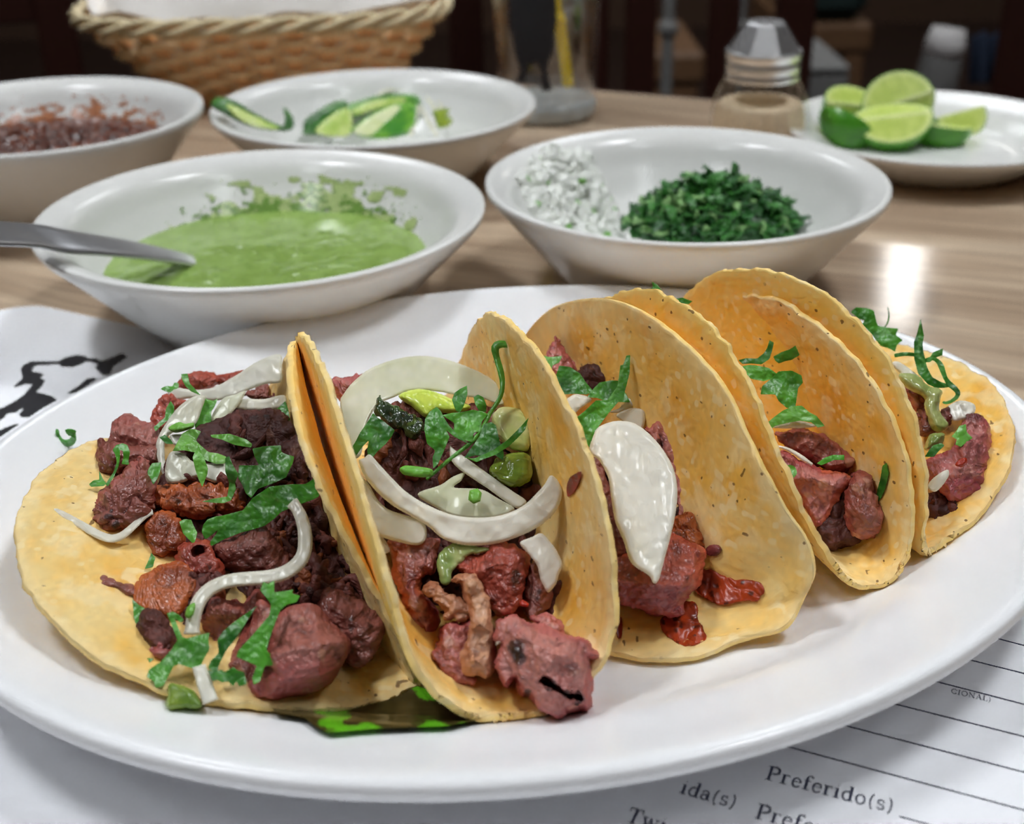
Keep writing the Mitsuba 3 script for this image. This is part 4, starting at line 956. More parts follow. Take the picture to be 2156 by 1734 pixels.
blob(3, ZE([(920, 1345), (935, 1280), (990, 1248), (1070, 1280), (1130, 1300), (1240, 1310), (1280, 1360), (1240, 1410), (1150, 1410), (1080, 1430), (1010, 1420), (950, 1385)]), 'red salsa spot on the right of the middle tortilla', (176, 64, 26), (118, 40, 20), 'salsa_spot', 'salsa', .0004, .9, .0012, .0005, drape=True, speck=(40, 16, 10), bsdf='salsa_film', rough=.0008)
blob(3, ZE([(755, 1545), (760, 1490), (860, 1420), (925, 1430), (940, 1500), (985, 1575), (970, 1612), (880, 1640), (800, 1600)]), 'red salsa running down below the beef block to the front of the middle tortilla', (180, 66, 28), (120, 40, 20), 'salsa_spot', 'salsa', .0004, .9, .0012, .0005, drape=True, speck=(40, 16, 10), bsdf='salsa_film', rough=.0008)
blob(3, ZE([(523, 1490), (545, 1490), (556, 1530), (548, 1595), (530, 1590), (524, 1540)]), 'small dark red salsa streak at the left of the middle tortilla front', (140, 44, 20), (112, 30, 18), 'salsa_spot', 'salsa', .0003, .9, .001, .0004, drape=True, bsdf='salsa_film')
leaf(3, ZE([(975, 1150), (1000, 1125), (1040, 1125), (1058, 1150), (1035, 1178), (990, 1178)]), 'small purple beef crumb on the wall of the middle tortilla', 0, .0006, drape=True, thick=.0015, dome=.0012, wave=0, name='beef_crumb', cat='meat', color=(140, 66, 66), curve=True)
onion(3, ZE([(388, 650), (405, 580), (430, 530), (500, 500), (560, 496), (620, 510), (690, 560), (760, 640), (815, 740), (834, 850), (825, 960), (800, 1080), (770, 1190), (740, 1300), (712, 1318), (690, 1280), (600, 1215), (560, 1100), (520, 1010), (500, 900), (485, 790), (440, 700)]), 'large white half-moon onion slice standing in the middle taco', .0275, .7, thick=.003, dome=.0014, clear=.05, edge=12)
onion(3, ZE([(268, 400), (290, 372), (330, 360), (400, 386), (350, 425), (305, 455)]), 'short onion strip at the left wall of the middle taco', .004, .5, clear=.2)
onion(3, ZE([(490, 448), (540, 430), (590, 370), (620, 300), (645, 283), (714, 310), (680, 370), (620, 420), (570, 445), (520, 455)]), 'curved onion strip end leaning on the back wall of the middle taco', .003, .5, clear=.35, tint=.05)
onion(3, ZE([(525, 470), (570, 440), (620, 430), (668, 450), (665, 520), (640, 545), (590, 520)]), 'grey glassy onion piece above the large half-moon slice', .005, .5, clear=.75)
leaf(3, ZE([(95, 215), (110, 180), (135, 163), (190, 172), (250, 166), (235, 200), (200, 215), (195, 240), (180, 278), (165, 240), (120, 230)]), 'light cilantro scrap caught on the right rim of the second tortilla', .3, .0130, .5, light=.3)
leaf(3, ZE([(218, 265), (235, 215), (290, 222), (340, 255), (370, 300), (412, 350), (370, 362), (310, 358), (255, 362), (235, 320)]), 'dark rounded cilantro leaf at the back of the middle taco', -.1, .006, .4)
leaf(3, ZE([(375, 375), (410, 330), (440, 300), (500, 290), (545, 292), (560, 340), (575, 360), (595, 402), (550, 400), (480, 400), (430, 380)]), 'broad cilantro blade behind the long dark one in the middle taco', .0, .0075, .4)
leaf(3, ZE([(320, 480), (370, 440), (420, 392), (480, 390), (530, 320), (545, 215), (560, 210), (575, 165), (595, 162), (592, 250), (575, 320), (560, 370), (490, 450), (430, 530), (400, 605), (390, 635), (370, 605), (345, 580), (340, 520)]), 'long pointed cilantro leaf rising above the large half-moon onion', .15, .0120, .3, spine=ZE([(370, 600), (480, 420), (580, 180)]))
leaf(4, [(1353, 617), (1375, 605), (1372, 592), (1385, 600), (1397, 616), (1398, 626), (1370, 622)], 'cilantro tip sticking up behind the middle and fourth tortillas', .1, .006, .4)
leaf(4, [(1418, 630), (1436, 626), (1458, 634), (1450, 640), (1430, 638)], 'cilantro scrap on the rim behind the fourth tortilla wall', .0, .006, .4)
# ================= taco 4
meat(4, ZF([(420, 760), (500, 735), (640, 738), (720, 770), (800, 812), (880, 880), (952, 935), (890, 985), (800, 985), (650, 910), (520, 850)]), 'pink grained beef slab at the back of the fourth taco', 'pink', .002, .012, .002, ridge=[(*ZF([(640, 800)])[0], .004), (*ZF([(860, 940)])[0], .004)])
meat(4, ZF([(450, 900), (490, 870), (600, 930), (760, 980), (882, 1012), (860, 1080), (800, 1190), (720, 1310), (660, 1270), (560, 1100), (490, 980)]), 'rose beef chunk with an orange edge at the left wall of the fourth taco', 'rose', .006, .014, .002,
     ridge=[(*ZF([(640, 1020)])[0], .005), (*ZF([(790, 1070)])[0], .005)], edge=10, extra=lambda col, q, m: lerp3(col, S(196, 92, 50), (1 - sstep(0, 12, q['e'])) * (q['x'] > 1730) * .7))
meat(4, ZF([(700, 1330), (780, 1200), (860, 1080), (910, 1010), (930, 1100), (900, 1300), (940, 1400), (850, 1440), (770, 1450)]), 'dark purple beef in the gap of the fourth taco front', 'dark', .003, .012, .002)
meat(4, ZF([(870, 1110), (890, 1050), (920, 1000), (1005, 1015), (1050, 1110), (1100, 1250), (1085, 1340), (1020, 1390), (930, 1400), (880, 1335), (865, 1220)]), 'grained upright beef piece at the front right of the fourth taco', 'pink', .007, .012, .002,
     ridge=[(*ZF([(960, 1080)])[0], .004), (*ZF([(1000, 1280)])[0], .006)], edge=12)
onion(4, ribbon(ZF([(440, 835), (540, 865), (610, 910), (665, 948)]), [4, 8, 10, 6]), 'thin onion thread across the beef of the fourth taco', .0085, .5, thick=.001, dome=.0005, clear=.1)
onion(4, ZF([(400, 722), (480, 695), (560, 680), (640, 690), (690, 715), (560, 728)]), 'onion sliver under the folded light green leaf in the fourth taco', .008, .5, clear=.3)
leaf(4, ZF([(215, 312), (260, 300), (330, 302), (370, 270), (390, 240), (405, 190), (432, 205), (420, 260), (405, 305), (355, 338), (300, 332), (240, 335)]), 'thin crooked cilantro stem at the top of the fourth taco', -.1, .007, .4)
leaf(4, ZF([(428, 290), (480, 262), (530, 245), (570, 218), (602, 255), (598, 275), (540, 310), (500, 318), (462, 332), (440, 315)]), 'folded dark cilantro strip at the top right in the fourth taco', .05, .0065, .3)
leaf(4, ZF([(238, 350), (280, 340), (330, 345), (400, 358), (450, 395), (440, 420), (370, 440), (290, 425), (260, 400)]), 'glossy cilantro blade under the crooked stem in the fourth taco', .3, .0085, .4, light=.1)
leaf(4, ZF([(360, 470), (420, 420), (460, 380), (540, 375), (600, 405), (608, 450), (580, 480), (570, 540), (562, 600), (510, 602), (460, 560), (440, 520), (350, 520)]), 'broad cilantro blades in the middle of the fourth taco garnish', .2, .0095, .4, wave=.002)
leaf(4, ZF([(388, 695), (430, 660), (480, 622), (540, 592), (600, 588), (650, 630), (690, 650), (742, 712), (700, 722), (660, 690), (590, 680), (520, 692), (440, 712), (400, 738)]), 'folded light green leaf lying on the beef of the fourth taco', .35, .0115, .4, light=.3)
leaf(4, ZF([(1060, 1105), (1080, 1030), (1092, 955), (1118, 935), (1132, 1000), (1110, 1090), (1085, 1150), (1048, 1192)]), 'single small cilantro leaf stuck on the inner wall of the fourth tortilla', -.1, .0004, drape=True, wave=.0004)
leaf(4, ZF([(692, 940), (740, 905), (790, 888), (860, 888), (860, 920), (800, 918), (760, 935), (720, 952)]), 'bright cilantro sliver on the rose beef chunk of the fourth taco', .45, .0125, .5)
leaf(4, ZF([(500, 960), (530, 948), (560, 962), (572, 1000), (545, 1028), (515, 990)]), 'round bright green bit at the left wall of the fourth taco', .7, .0135, .5, light=.3, curve=True)
# ================= taco 5
meat(5, ZF([(1225, 490), (1290, 475), (1340, 500), (1355, 560), (1330, 610), (1275, 605)]), 'small rose beef piece at the back of the rightmost taco', 'rose', .002, .008, .003)
meat(5, ZF([(1285, 640), (1350, 610), (1400, 650), (1400, 740), (1340, 760), (1320, 700)]), 'brownish beef piece beside the inner wall of the rightmost taco', 'brown', .003, .008, .003)
meat(5, ZF([(1440, 650), (1490, 590), (1512, 640), (1490, 710), (1450, 700)]), 'small dark beef bit right of the green salsa in the rightmost taco', 'brown', .003, .006, .002)
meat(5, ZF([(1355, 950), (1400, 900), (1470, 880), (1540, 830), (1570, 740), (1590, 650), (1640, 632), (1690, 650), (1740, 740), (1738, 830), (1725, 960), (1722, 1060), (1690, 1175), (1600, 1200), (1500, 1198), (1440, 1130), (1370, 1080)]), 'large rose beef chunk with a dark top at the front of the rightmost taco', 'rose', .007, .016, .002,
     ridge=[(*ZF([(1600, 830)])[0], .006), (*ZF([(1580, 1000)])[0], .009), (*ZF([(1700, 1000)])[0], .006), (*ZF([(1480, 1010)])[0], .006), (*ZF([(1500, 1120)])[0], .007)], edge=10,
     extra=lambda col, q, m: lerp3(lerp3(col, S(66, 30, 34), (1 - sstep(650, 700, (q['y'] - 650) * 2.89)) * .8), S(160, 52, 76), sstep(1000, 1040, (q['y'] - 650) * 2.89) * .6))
meat(5, ZF([(1365, 1210), (1420, 1170), (1470, 1220), (1430, 1290), (1375, 1310)]), 'dark red beef bit low at the inner wall of the rightmost taco', 'brown', .003, .006, .002)
shreds(5, ZF([(1380, 1180), (1500, 1190), (1620, 1180), (1520, 1240), (1420, 1250)]), 'dark beef shreds in the shade under the large rose chunk', .001, seed=26)
blob(5, ZF([(1195, 400), (1280, 400), (1380, 470), (1455, 500), (1435, 620), (1492, 700), (1460, 742), (1392, 722), (1350, 600), (1345, 540), (1235, 470)]), 'green salsa poured over the beef in the rightmost taco', (164, 172, 108), (138, 152, 82), 'salsa_drip', 'salsa', .009, .5, .005, .003)
blob(5, ZF([(1345, 850), (1380, 765), (1470, 758), (1455, 830), (1400, 862)]), 'small green salsa blob above the large rose chunk', (150, 164, 92), (112, 130, 66), 'salsa_drip', 'salsa', .009, .5, .005, .003)
onion(5, ZF([(1150, 335), (1200, 325), (1335, 430), (1310, 465), (1210, 400)]), 'pale onion strip coming out from behind the rightmost taco wall', .009, .5, clear=.2)
onion(5, ZF([(1480, 605), (1560, 558), (1650, 580), (1645, 640), (1540, 682), (1495, 660)]), 'flat pale onion piece on the tortilla right of the green salsa', .002, .8, clear=.25, drape=False)
onion(5, ZF([(1368, 1085), (1400, 1030), (1485, 978), (1492, 1025), (1420, 1110)]), 'grey glassy onion bit on the left of the large rose chunk', .0165, .5, clear=.75)
leaf(5, ZF([(898, 20), (930, -10), (1000, -5), (1040, 10), (1062, 100), (1110, 112), (1190, 120), (1172, 158), (1217, 190), (1180, 220), (1170, 262), (1130, 240), (1080, 225), (1030, 160), (1000, 125), (965, 95), (985, 70), (950, 60)]), 'jagged cilantro leaf standing behind the rightmost taco wall', .0, -.004, .2, wave=.002)
leaf(5, ribbon(ZF([(1125, -10), (1132, 40), (1125, 80), (1105, 112)]), [2, 3, 3, 3]), 'fine cilantro stem above the jagged leaf', -.1, -.004, .2, thick=.0008, wave=0, name='cilantro_sprig')
leaf(5, ZF([(1284, 200), (1300, 160), (1312, 110), (1325, 58), (1335, 110), (1345, 165), (1336, 215), (1342, 265), (1352, 300), (1362, 350), (1395, 415), (1450, 445), (1505, 462), (1540, 470), (1470, 480), (1420, 482), (1370, 460), (1310, 395), (1285, 300)]), 'upright twisted dark cilantro leaf in the rightmost taco', -.2, .0125, .25, spine=ZF([(1322, 80), (1310, 280), (1480, 475)]))
leaf(5, ribbon(ZF([(1165, 285), (1230, 275), (1295, 280)]), [8, 8, 8]), 'cilantro stem to the left of the upright twisted leaf', -.2, .0110, .3, thick=.001, wave=0, name='cilantro_sprig')
leaf(5, ZF([(1342, 305), (1385, 290), (1400, 265), (1460, 240), (1458, 282), (1420, 295), (1380, 325), (1355, 325)]), 'short cilantro tip to the right of the upright twisted leaf', .0, .0110, .3)
leaf(5, ribbon(ZF([(1395, 300), (1450, 350), (1475, 420), (1510, 465), (1552, 515), (1535, 545), (1460, 565)]), [7, 12, 9, 12, 10, 8, 5], 40), 'hooked cilantro blade curling down right of the upright leaf', -.15, .0110, .3, wave=.001)
leaf(5, ZF([(1512, 775), (1540, 745), (1560, 712), (1600, 700), (1605, 750), (1642, 785), (1610, 805), (1570, 840), (1535, 825), (1545, 795)]), 'bright green herb bits on top of the large rose chunk', .6, .0165, .4, light=.3, thick=.001)
leaf(5, ZF([(1350, 900), (1375, 860), (1400, 830), (1450, 815), (1470, 830), (1430, 870), (1405, 900)]), 'dark cilantro tuft at the inner wall left of the large rose chunk', -.2, .0145, .4)
leaf(5, ZF([(1535, 950), (1560, 915), (1600, 905), (1608, 940), (1575, 962)]), 'dark orange chili bit on the large rose chunk', .0, .0185, .5, thick=.001, dome=.0008, name='chili_flake', cat='pepper', color=(150, 38, 16), curve=True)
# ---- on the plate itself
curl = [at(x, y, z) for x, y, z in ((121, 909, .024), (124, 921, .022), (134, 931, .0215), (148, 931, .0225), (156, 921, .025), (153, 911, .027), (142, 911, .027))]
tt = np.linspace(0, len(curl) - 1, 40)
cc = CubicSpline(range(len(curl)), np.array(curl))(tt)
mcurl = tube(cc, .0011, 8, flat=.5)
put('cilantro_curl', mcurl, 'herb', color=np.tile(S(72, 150, 52), (len(mcurl.vertices), 1)), label='little cilantro curl lying alone on the left of the plate rim', cat='cilantro')
bl = [(560, 1468), (640, 1462), (760, 1452), (870, 1440), (985, 1480), (1045, 1500), (1020, 1512), (940, 1528), (800, 1533), (690, 1542), (665, 1530), (640, 1510), (580, 1500)]


def leaf_depth(x, y):
    z = np.full(len(x), .011)
    for _ in range(6):
        p = at(x, y, z)
        z = np.maximum(plate_z(p[..., 0], p[..., 1]), WELL) + .0016
    return axial(at(x, y, z))


m, q = solid(bl, leaf_depth, .0007, res=5, wave=.0004, curve=False, taubin=1)
v = np.array(m.vertices)
fleck = sstep(.5, .56, fbm(np.stack([q['x'] / 70, q['y'] / 26, 0 * q['x']], -1), 2, 17))
vein = .85 + .3 * noise(np.stack([q['x'] / 90 + 0 * v[:, 0], q['y'] / 2.2, 0 * q['x']], -1), 3)
col = lerp3(S(62, 54, 26), S(92, 170, 30), fleck) * vein[:, None]
put('banana_leaf', m, 'wet', color=col, label='strip of glossy green and brown banana leaf under the two left tacos', cat='leaf')
# ------------------------------------------------------------------ bowls
def bowl_profile(R, h=.05):
    k = R / .0915
    inner = [(0, .0075), (.030, .0078), (.045, .0100), (.055, .0150), (.066, .0255), (.0745, .0370), (.0785, .0440), (.0810, .0468), (.0860, .0492), (.0895, .0502)]
    outer = [(.0912, .0496), (.0915, .0478), (.0905, .0455), (.0870, .0420), (.0760, .0300), (.0640, .0165), (.0560, .0080), (.0520, .0050), (.0505, .0030), (.0500, .0004), (.0470, .0002), (.0460, .0025), (0, .0030)]
    return [(r * k, z * h / .05) for r, z in inner], [(r * k, z * h / .05) for r, z in outer]


BH_ = {'green': .2 - .15 * 1.035, 'pepper': .2 - .15 * 1.05, 'herb': .0478, 'red': .05}


def inner_r(R, z, h=.05):
    i, _ = bowl_profile(R, h)
    a = np.array(i)
    return float(np.interp(z, a[:, 1], a[:, 0]))


SC = 1.035
BOWLS = {'green': (-.0933 * SC, .4691 * SC, .0847 * SC), 'pepper': (-.0655 * 1.05, .6350 * 1.05, .0805 * 1.05), 'herb': (.0723, .5068, .0817), 'red': (-.2305, .6295, .0800)}
BL = {'green': 'white bowl of green salsa with a spoon resting in it', 'pepper': 'white bowl of sliced green peppers in front of the wicker basket', 'herb': 'white bowl of chopped onion and cilantro in front of the pepper shaker', 'red': 'white bowl of dark red salsa cut off by the left edge of the photo'}
for k, (x, y, R) in BOWLS.items():
    i, o = bowl_profile(R, BH_[k])
    m = lathe(np.vstack([smooth_profile(i, 70), smooth_profile(o, 70)]), 160)
    m.fix_normals()
    m.apply_translation([x, y, 0])
    put('salsa_bowl' if k in ('green', 'red') else 'serving_bowl', m, 'bowl_glaze', label=BL[k], cat='bowl')


def salsa_surface(k, z, wav, rough):
    x, y, R = BOWLS[k]
    r = inner_r(R, z, BH_[k]) + .0006
    nr, na = 70, 220
    rr, aa = np.meshgrid(np.linspace(0, 1, nr) ** .8, np.arange(na) * 2 * np.pi / na, indexing='ij')
    X, Y = rr * r * np.cos(aa), rr * r * np.sin(aa)
    p = np.stack([X * 60, Y * 60, 0 * X + R * 100], -1)
    Z = z + wav * (fbm(p, 2) - .5) + rough * (fbm(p * 5, 3, 7) - .5) * (1 - rr ** 6) - .0012 * rr ** 12 * 0
    top = np.stack([X + x, Y + y, Z], -1).reshape(-1, 3)
    bot = top - np.array([0, 0, .008])
    bot[:, :2] = (bot[:, :2] - [x, y]) * .9 + [x, y]
    i, j = np.meshgrid(np.arange(nr - 1), np.arange(na), indexing='ij')
    q = np.stack([i * na + j, (i + 1) * na + j, (i + 1) * na + (j + 1) % na, i * na + (j + 1) % na], -1).reshape(-1, 4)
    f = np.vstack([q[:, [0, 1, 2]], q[:, [0, 2, 3]]])
    N = nr * na
    e = (nr - 1) * na + np.arange(na)
    e2 = np.roll(e, -1)
    f = np.vstack([f, f[:, ::-1] + N, np.stack([e, e + N, e2], 1), np.stack([e2, e + N, e2 + N], 1)])
    return trimesh.Trimesh(np.vstack([top, bot]), f, process=False), np.vstack([p.reshape(-1, 3)] * 2)


def residue(k, z0, z1, a0, a1, thr, sd, scale=1.0, up=.0004):
    """a thin film of salsa left on the inner wall: a patchy sheet hugging the bowl between two heights and two angles"""
    x, y, R = BOWLS[k]
    na, nz = 200, 36
    A, Zs = np.meshgrid(np.radians(np.linspace(a0, a1, na)), np.linspace(z0, z1, nz), indexing='ij')
    prof_ = np.array(bowl_profile(R, BH_[k])[0])
    rr = np.interp(Zs, prof_[:, 1], prof_[:, 0]) - up
    P = np.stack([x + rr * np.cos(A), y + rr * np.sin(A), Zs + .0002], -1)
    keep = fbm(np.stack([A * 9 * scale, Zs * 260 * scale, 0 * A + sd], -1), 3, sd) - .35 * (Zs - z0) / (z1 - z0) - .5 * (np.abs(np.linspace(-1, 1, na))[:, None] ** 4) > thr
    idx = np.arange(na * nz).reshape(na, nz)
    cell = keep[:-1, :-1] & keep[1:, :-1] & keep[1:, 1:] & keep[:-1, 1:]
    a, b, c, d = idx[:-1, :-1][cell], idx[1:, :-1][cell], idx[1:, 1:][cell], idx[:-1, 1:][cell]
    f = np.vstack([np.stack([a, c, b], 1), np.stack([a, d, c], 1)])
    m = trimesh.Trimesh(P.reshape(-1, 3), f, process=False)
    m.remove_unreferenced_vertices()
    return m


gs = thing('green_salsa', 'creamy green salsa in the front left bowl', 'salsa')
m, p = salsa_surface('green', .0235, .0016, .0006)
c = lerp3(S(138, 166, 88), S(124, 152, 72), sstep(.3, .7, fbm(p * 3, 3, 2)))
c = lerp3(c, S(92, 134, 62), sstep(.66, .76, fbm(p * 14, 2, 5)) * .7)
put('surface', m, 'wet', gs, color=c)
m = residue('green', .0225, .0365, 20, 140, .26, 11)
c = lerp3(S(186, 200, 142), S(158, 182, 110), fbm(np.array(m.vertices) * 300, 2))
put('residue', m, 'wet', gs, color=c, label='thin green film dried on the back wall of the bowl')
m = residue('green', .0225, .038, 15, 150, .40, 23, 3.0, .0008)
put('fleck', m, 'wet', gs, color=np.tile(S(112, 148, 70), (len(m.vertices), 1)))
rs = thing('red_salsa', 'chunky dark red salsa in the bowl at the left edge', 'salsa')
m, p = salsa_surface('red', .0320, .003, .0045)
c = lerp3(S(84, 38, 22), S(50, 22, 15), sstep(.3, .7, fbm(p * 5, 3, 2)))
c = lerp3(c, S(136, 74, 38), sstep(.64, .74, fbm(p * 12, 2, 5)) * .8)
put('surface', m, 'wet', rs, color=c)
m = residue('red', .031, .0435, 20, 150, .33, 5, 2.2)
put('residue', m, 'wet', rs, color=lerp3(S(196, 140, 104), S(150, 84, 52), fbm(np.array(m.vertices) * 400, 2)), label='reddish splashes dried on the bowl wall')
# ------------------------------------------------------------------ spoon
sp = [at(-260, 470, .083), at(-60, 487, .071), at(60, 496, .0615), at(140, 507, .0555), at(220, 517, .0490), at(300, 528, .0415), at(370, 541, .0335), at(415, 553, .0275), at(455, 572, .0215), at(500, 590, .017)]
sp = [CAM + (p - CAM) * SC for p in sp]
cs = CubicSpline(range(len(sp)), np.array(sp))
tt = np.linspace(0, len(sp) - 1, 90)
P, D = cs(tt), cs(tt, 1)
D /= np.linalg.norm(D, axis=1, keepdims=True)
Wd = np.cross([0, 0, 1.0], D)
Wd /= np.linalg.norm(Wd, axis=1, keepdims=True)
Nn = np.cross(D, Wd)
_c, _s = math.cos(.38), math.sin(.38)
Wd, Nn = Wd * _c + Nn * _s, Nn * _c - Wd * _s
hw = np.interp(tt, [0, 1, 4, 6, 7, 8, 9], [.0105, .0095, .0075, .0058, .0052, .012, .015])
sec = [(math.cos(a), math.sin(a)) for a in np.arange(14) * 2 * np.pi / 14]
v = np.stack([P + Wd * (hw * np.sign(a) * abs(a) ** .6)[:, None] + Nn * (.0013 * np.sign(b) * abs(b) ** .7) for a, b in sec], 1)
n_, s_ = v.shape[:2]
i, j = np.meshgrid(np.arange(n_ - 1), np.arange(s_), indexing='ij')
q = np.stack([i * s_ + j, i * s_ + (j + 1) % s_, (i + 1) * s_ + (j + 1) % s_, (i + 1) * s_ + j], -1).reshape(-1, 4)
caps = [[0, a + 1, a] for a in range(1, s_ - 1)] + [[(n_ - 1) * s_, (n_ - 1) * s_ + a, (n_ - 1) * s_ + a + 1] for a in range(1, s_ - 1)]
ms = trimesh.Trimesh(v.reshape(-1, 3), np.vstack([q[:, [0, 1, 2]], q[:, [0, 2, 3]], caps]), process=False)
ms.fix_normals()
put('spoon', ms, 'steel', smooth=40, label='grey metal spoon leaning in the green salsa over the bowl rim', cat='spoon')
# ------------------------------------------------------------------ chopped herbs and onion in the right bowl
rng = np.random.default_rng(5)


def strip(cx_, cy_, cz_, L, W, yaw, pitch_, bendy, th_=.0004, n=7):
    t = np.linspace(-.5, .5, n)
    ang = bendy * t
    X = np.cumsum(np.cos(ang)) * L / n
    Zz = np.cumsum(np.sin(ang)) * L / n
    X, Zz = X - X.mean(), Zz - Zz.mean()
    w = W * (1 - (2 * np.abs(t)) ** 2.5 * .8)
    pts = []
    for s, zz in ((-1, -th_), (1, -th_), (1, th_), (-1, th_)):
        pts.append(np.stack([X, s * w / 2, Zz + zz + .12 * np.sin(t * 9) * W * s], -1))
    v = np.stack(pts, 1)
    cp, sp_ = math.cos(pitch_), math.sin(pitch_)
    v = np.stack([v[..., 0] * cp - v[..., 2] * sp_, v[..., 1], v[..., 0] * sp_ + v[..., 2] * cp], -1)
    cyw, syw = math.cos(yaw), math.sin(yaw)
    v = np.stack([v[..., 0] * cyw - v[..., 1] * syw + cx_, v[..., 0] * syw + v[..., 1] * cyw + cy_, v[..., 2] + cz_], -1).reshape(-1, 3)
    i, j = np.meshgrid(np.arange(n - 1), np.arange(4), indexing='ij')
    q = np.stack([i * 4 + j, i * 4 + (j + 1) % 4, (i + 1) * 4 + (j + 1) % 4, (i + 1) * 4 + j], -1).reshape(-1, 4)
    f = np.vstack([q[:, [0, 1, 2]], q[:, [0, 2, 3]], [[0, 2, 1], [0, 3, 2], [(n - 1) * 4, (n - 1) * 4 + 1, (n - 1) * 4 + 2], [(n - 1) * 4, (n - 1) * 4 + 2, (n - 1) * 4 + 3]]])
    return v, f


hx, hy, hR = BOWLS['herb']


def heap_mesh(cx_, cy_, rx_, ry_, z0, top):
    s = trimesh.creation.icosphere(4, 1.0)
    v = np.array(s.vertices)
    v[:, 2] = np.where(v[:, 2] > 0, v[:, 2] * top, v[:, 2] * .002)
    s.vertices = v * [rx_, ry_, 1] + [cx_, cy_, z0]
    return np.array(s.vertices), np.array(s.faces)


V, Fc, Cc, nv = [], [], [], 0
hc = at(1500, 468, .024)
_v, _f = heap_mesh(hc[0], hc[1], .034, .024, .0205, .0165)
V.append(_v), Fc.append(_f), Cc.append(np.tile(S(34, 74, 34), (len(_v), 1)))
nv = len(_v)
for i in range(620):
    a, r = rng.uniform(0, 2 * np.pi), math.sqrt(rng.uniform(0, 1))
    ex, ey = .0365 * r * math.cos(a), .026 * r * math.sin(a)
    top = .020 * (1 - r * r) + .003 + .004 * noise(np.array([ex * 120, ey * 120, 1.0]))
    zz = .0205 + top * rng.uniform(.45, 1.0)
    v, f = strip(hc[0] + ex, hc[1] + ey, zz, rng.uniform(.006, .015), rng.uniform(.0022, .0062), rng.uniform(0, 6.3), rng.normal(0, .6), rng.normal(0, 2.2))
    g = rng.uniform()
    col = S(30, 78, 36) * (1 - g) + S(64, 128, 52) * g
    if rng.uniform() < .14:
        col = S(134, 176, 110)
    V.append(v), Fc.append(f + nv), Cc.append(np.tile(col, (len(v), 1)))
    nv += len(v)
put('chopped_cilantro', trimesh.Trimesh(np.vstack(V), np.vstack(Fc), process=False), 'herb', smooth=False, color=np.vstack(Cc), label='heap of chopped dark green cilantro in the right bowl', cat='cilantro', kind='stuff')
V, Fc, Cc, nv = [], [], [], 0
oc = at(1195, 415, .030)
cube = trimesh.creation.box((1, 1, 1))
for i in range(1700):
    a, r = rng.uniform(0, 2 * np.pi), math.sqrt(rng.uniform(0, 1))
    ex, ey = .024 * r * math.cos(a), .028 * r * math.sin(a)
    px_, py_ = oc[0] + ex, oc[1] + ey
    rb = math.hypot(px_ - hx, py_ - hy)
    prf = np.array(bowl_profile(hR)[0])
    floor_ = np.interp(rb, prf[:, 0], prf[:, 1])
    if rb > inner_r(hR, .043):
        continue
    zz = floor_ + .001 + max(0, .017 * (1 - r * r) - max(0, floor_ - .03) * .5) * rng.uniform(0, 1)
    b = cube.copy()
    b.apply_scale([rng.uniform(.0022, .0048), rng.uniform(.0018, .0036), rng.uniform(.0014, .0028)])
    b.apply_transform(trimesh.transformations.random_rotation_matrix(rng.uniform(0, 1, 3)))
    b.apply_translation([px_, py_, zz])
    col = S(246, 248, 242) * rng.uniform(.92, 1.0)
    if rng.uniform() < .03:
        col = S(120, 178, 84)
    V.append(np.array(b.vertices)), Fc.append(np.array(b.faces) + nv), Cc.append(np.tile(col, (8, 1)))
    nv += 8
put('chopped_onion', trimesh.Trimesh(np.vstack(V), np.vstack(Fc), process=False), 'onion_dice', smooth=False, color=np.vstack(Cc), label='heap of finely chopped white onion at the left of the right bowl', cat='onion', kind='stuff')
# ------------------------------------------------------------------ sliced peppers in the rear bowl
Z7 = lambda L: [(430 + x / 3.08, 140 + y / 3.08) for x, y in L]


def fruit(outline, z, label, name, cat, c1, c2, thick=.006, dome=.003, rim=None, off=0.0, parent=None, lean=1.0, rough=.0004):
    c = np.mean(np.array(outline), 0)
    p0 = at(*c, .2 - (.2 - z) * 1.05)                                    # the rear bowl stands a little farther back
    d0 = float(axial(p0)) - off
    dep = lambda x, y: d0 + lean * (c[1] - y) / FOCAL * d0
    m, q = solid(outline, dep, thick, res=4, dome=dome, edge=12, rough=rough, taubin=2)
    v = np.array(m.vertices)
    col = lerp3(S(c1), S(c2), sstep(.35, .65, fbm(v * 140 + q['sd'], 3, q['sd'])))
    if rim is not None:
        col = lerp3(col, S(rim), 1 - sstep(2, 9, q['e']))
    return put(name, m, 'veg', parent, color=col, label=label, cat=cat)


def pod(outer, inner, z, label, off=0.0, skin=((58, 118, 34), (38, 92, 30)), flesh=((196, 212, 128), (168, 196, 92)), lean=1.0):
    k = thing('pepper_slice', label, 'pepper')
    fruit(outer, z, None, 'skin', None, *skin, thick=.008, dome=.004, off=off, parent=k, lean=lean)
    for q in inner:
        fruit(q, z, None, 'flesh', None, *flesh, thick=.002, dome=.0012, off=off + .0048, parent=k, lean=lean)
    return k


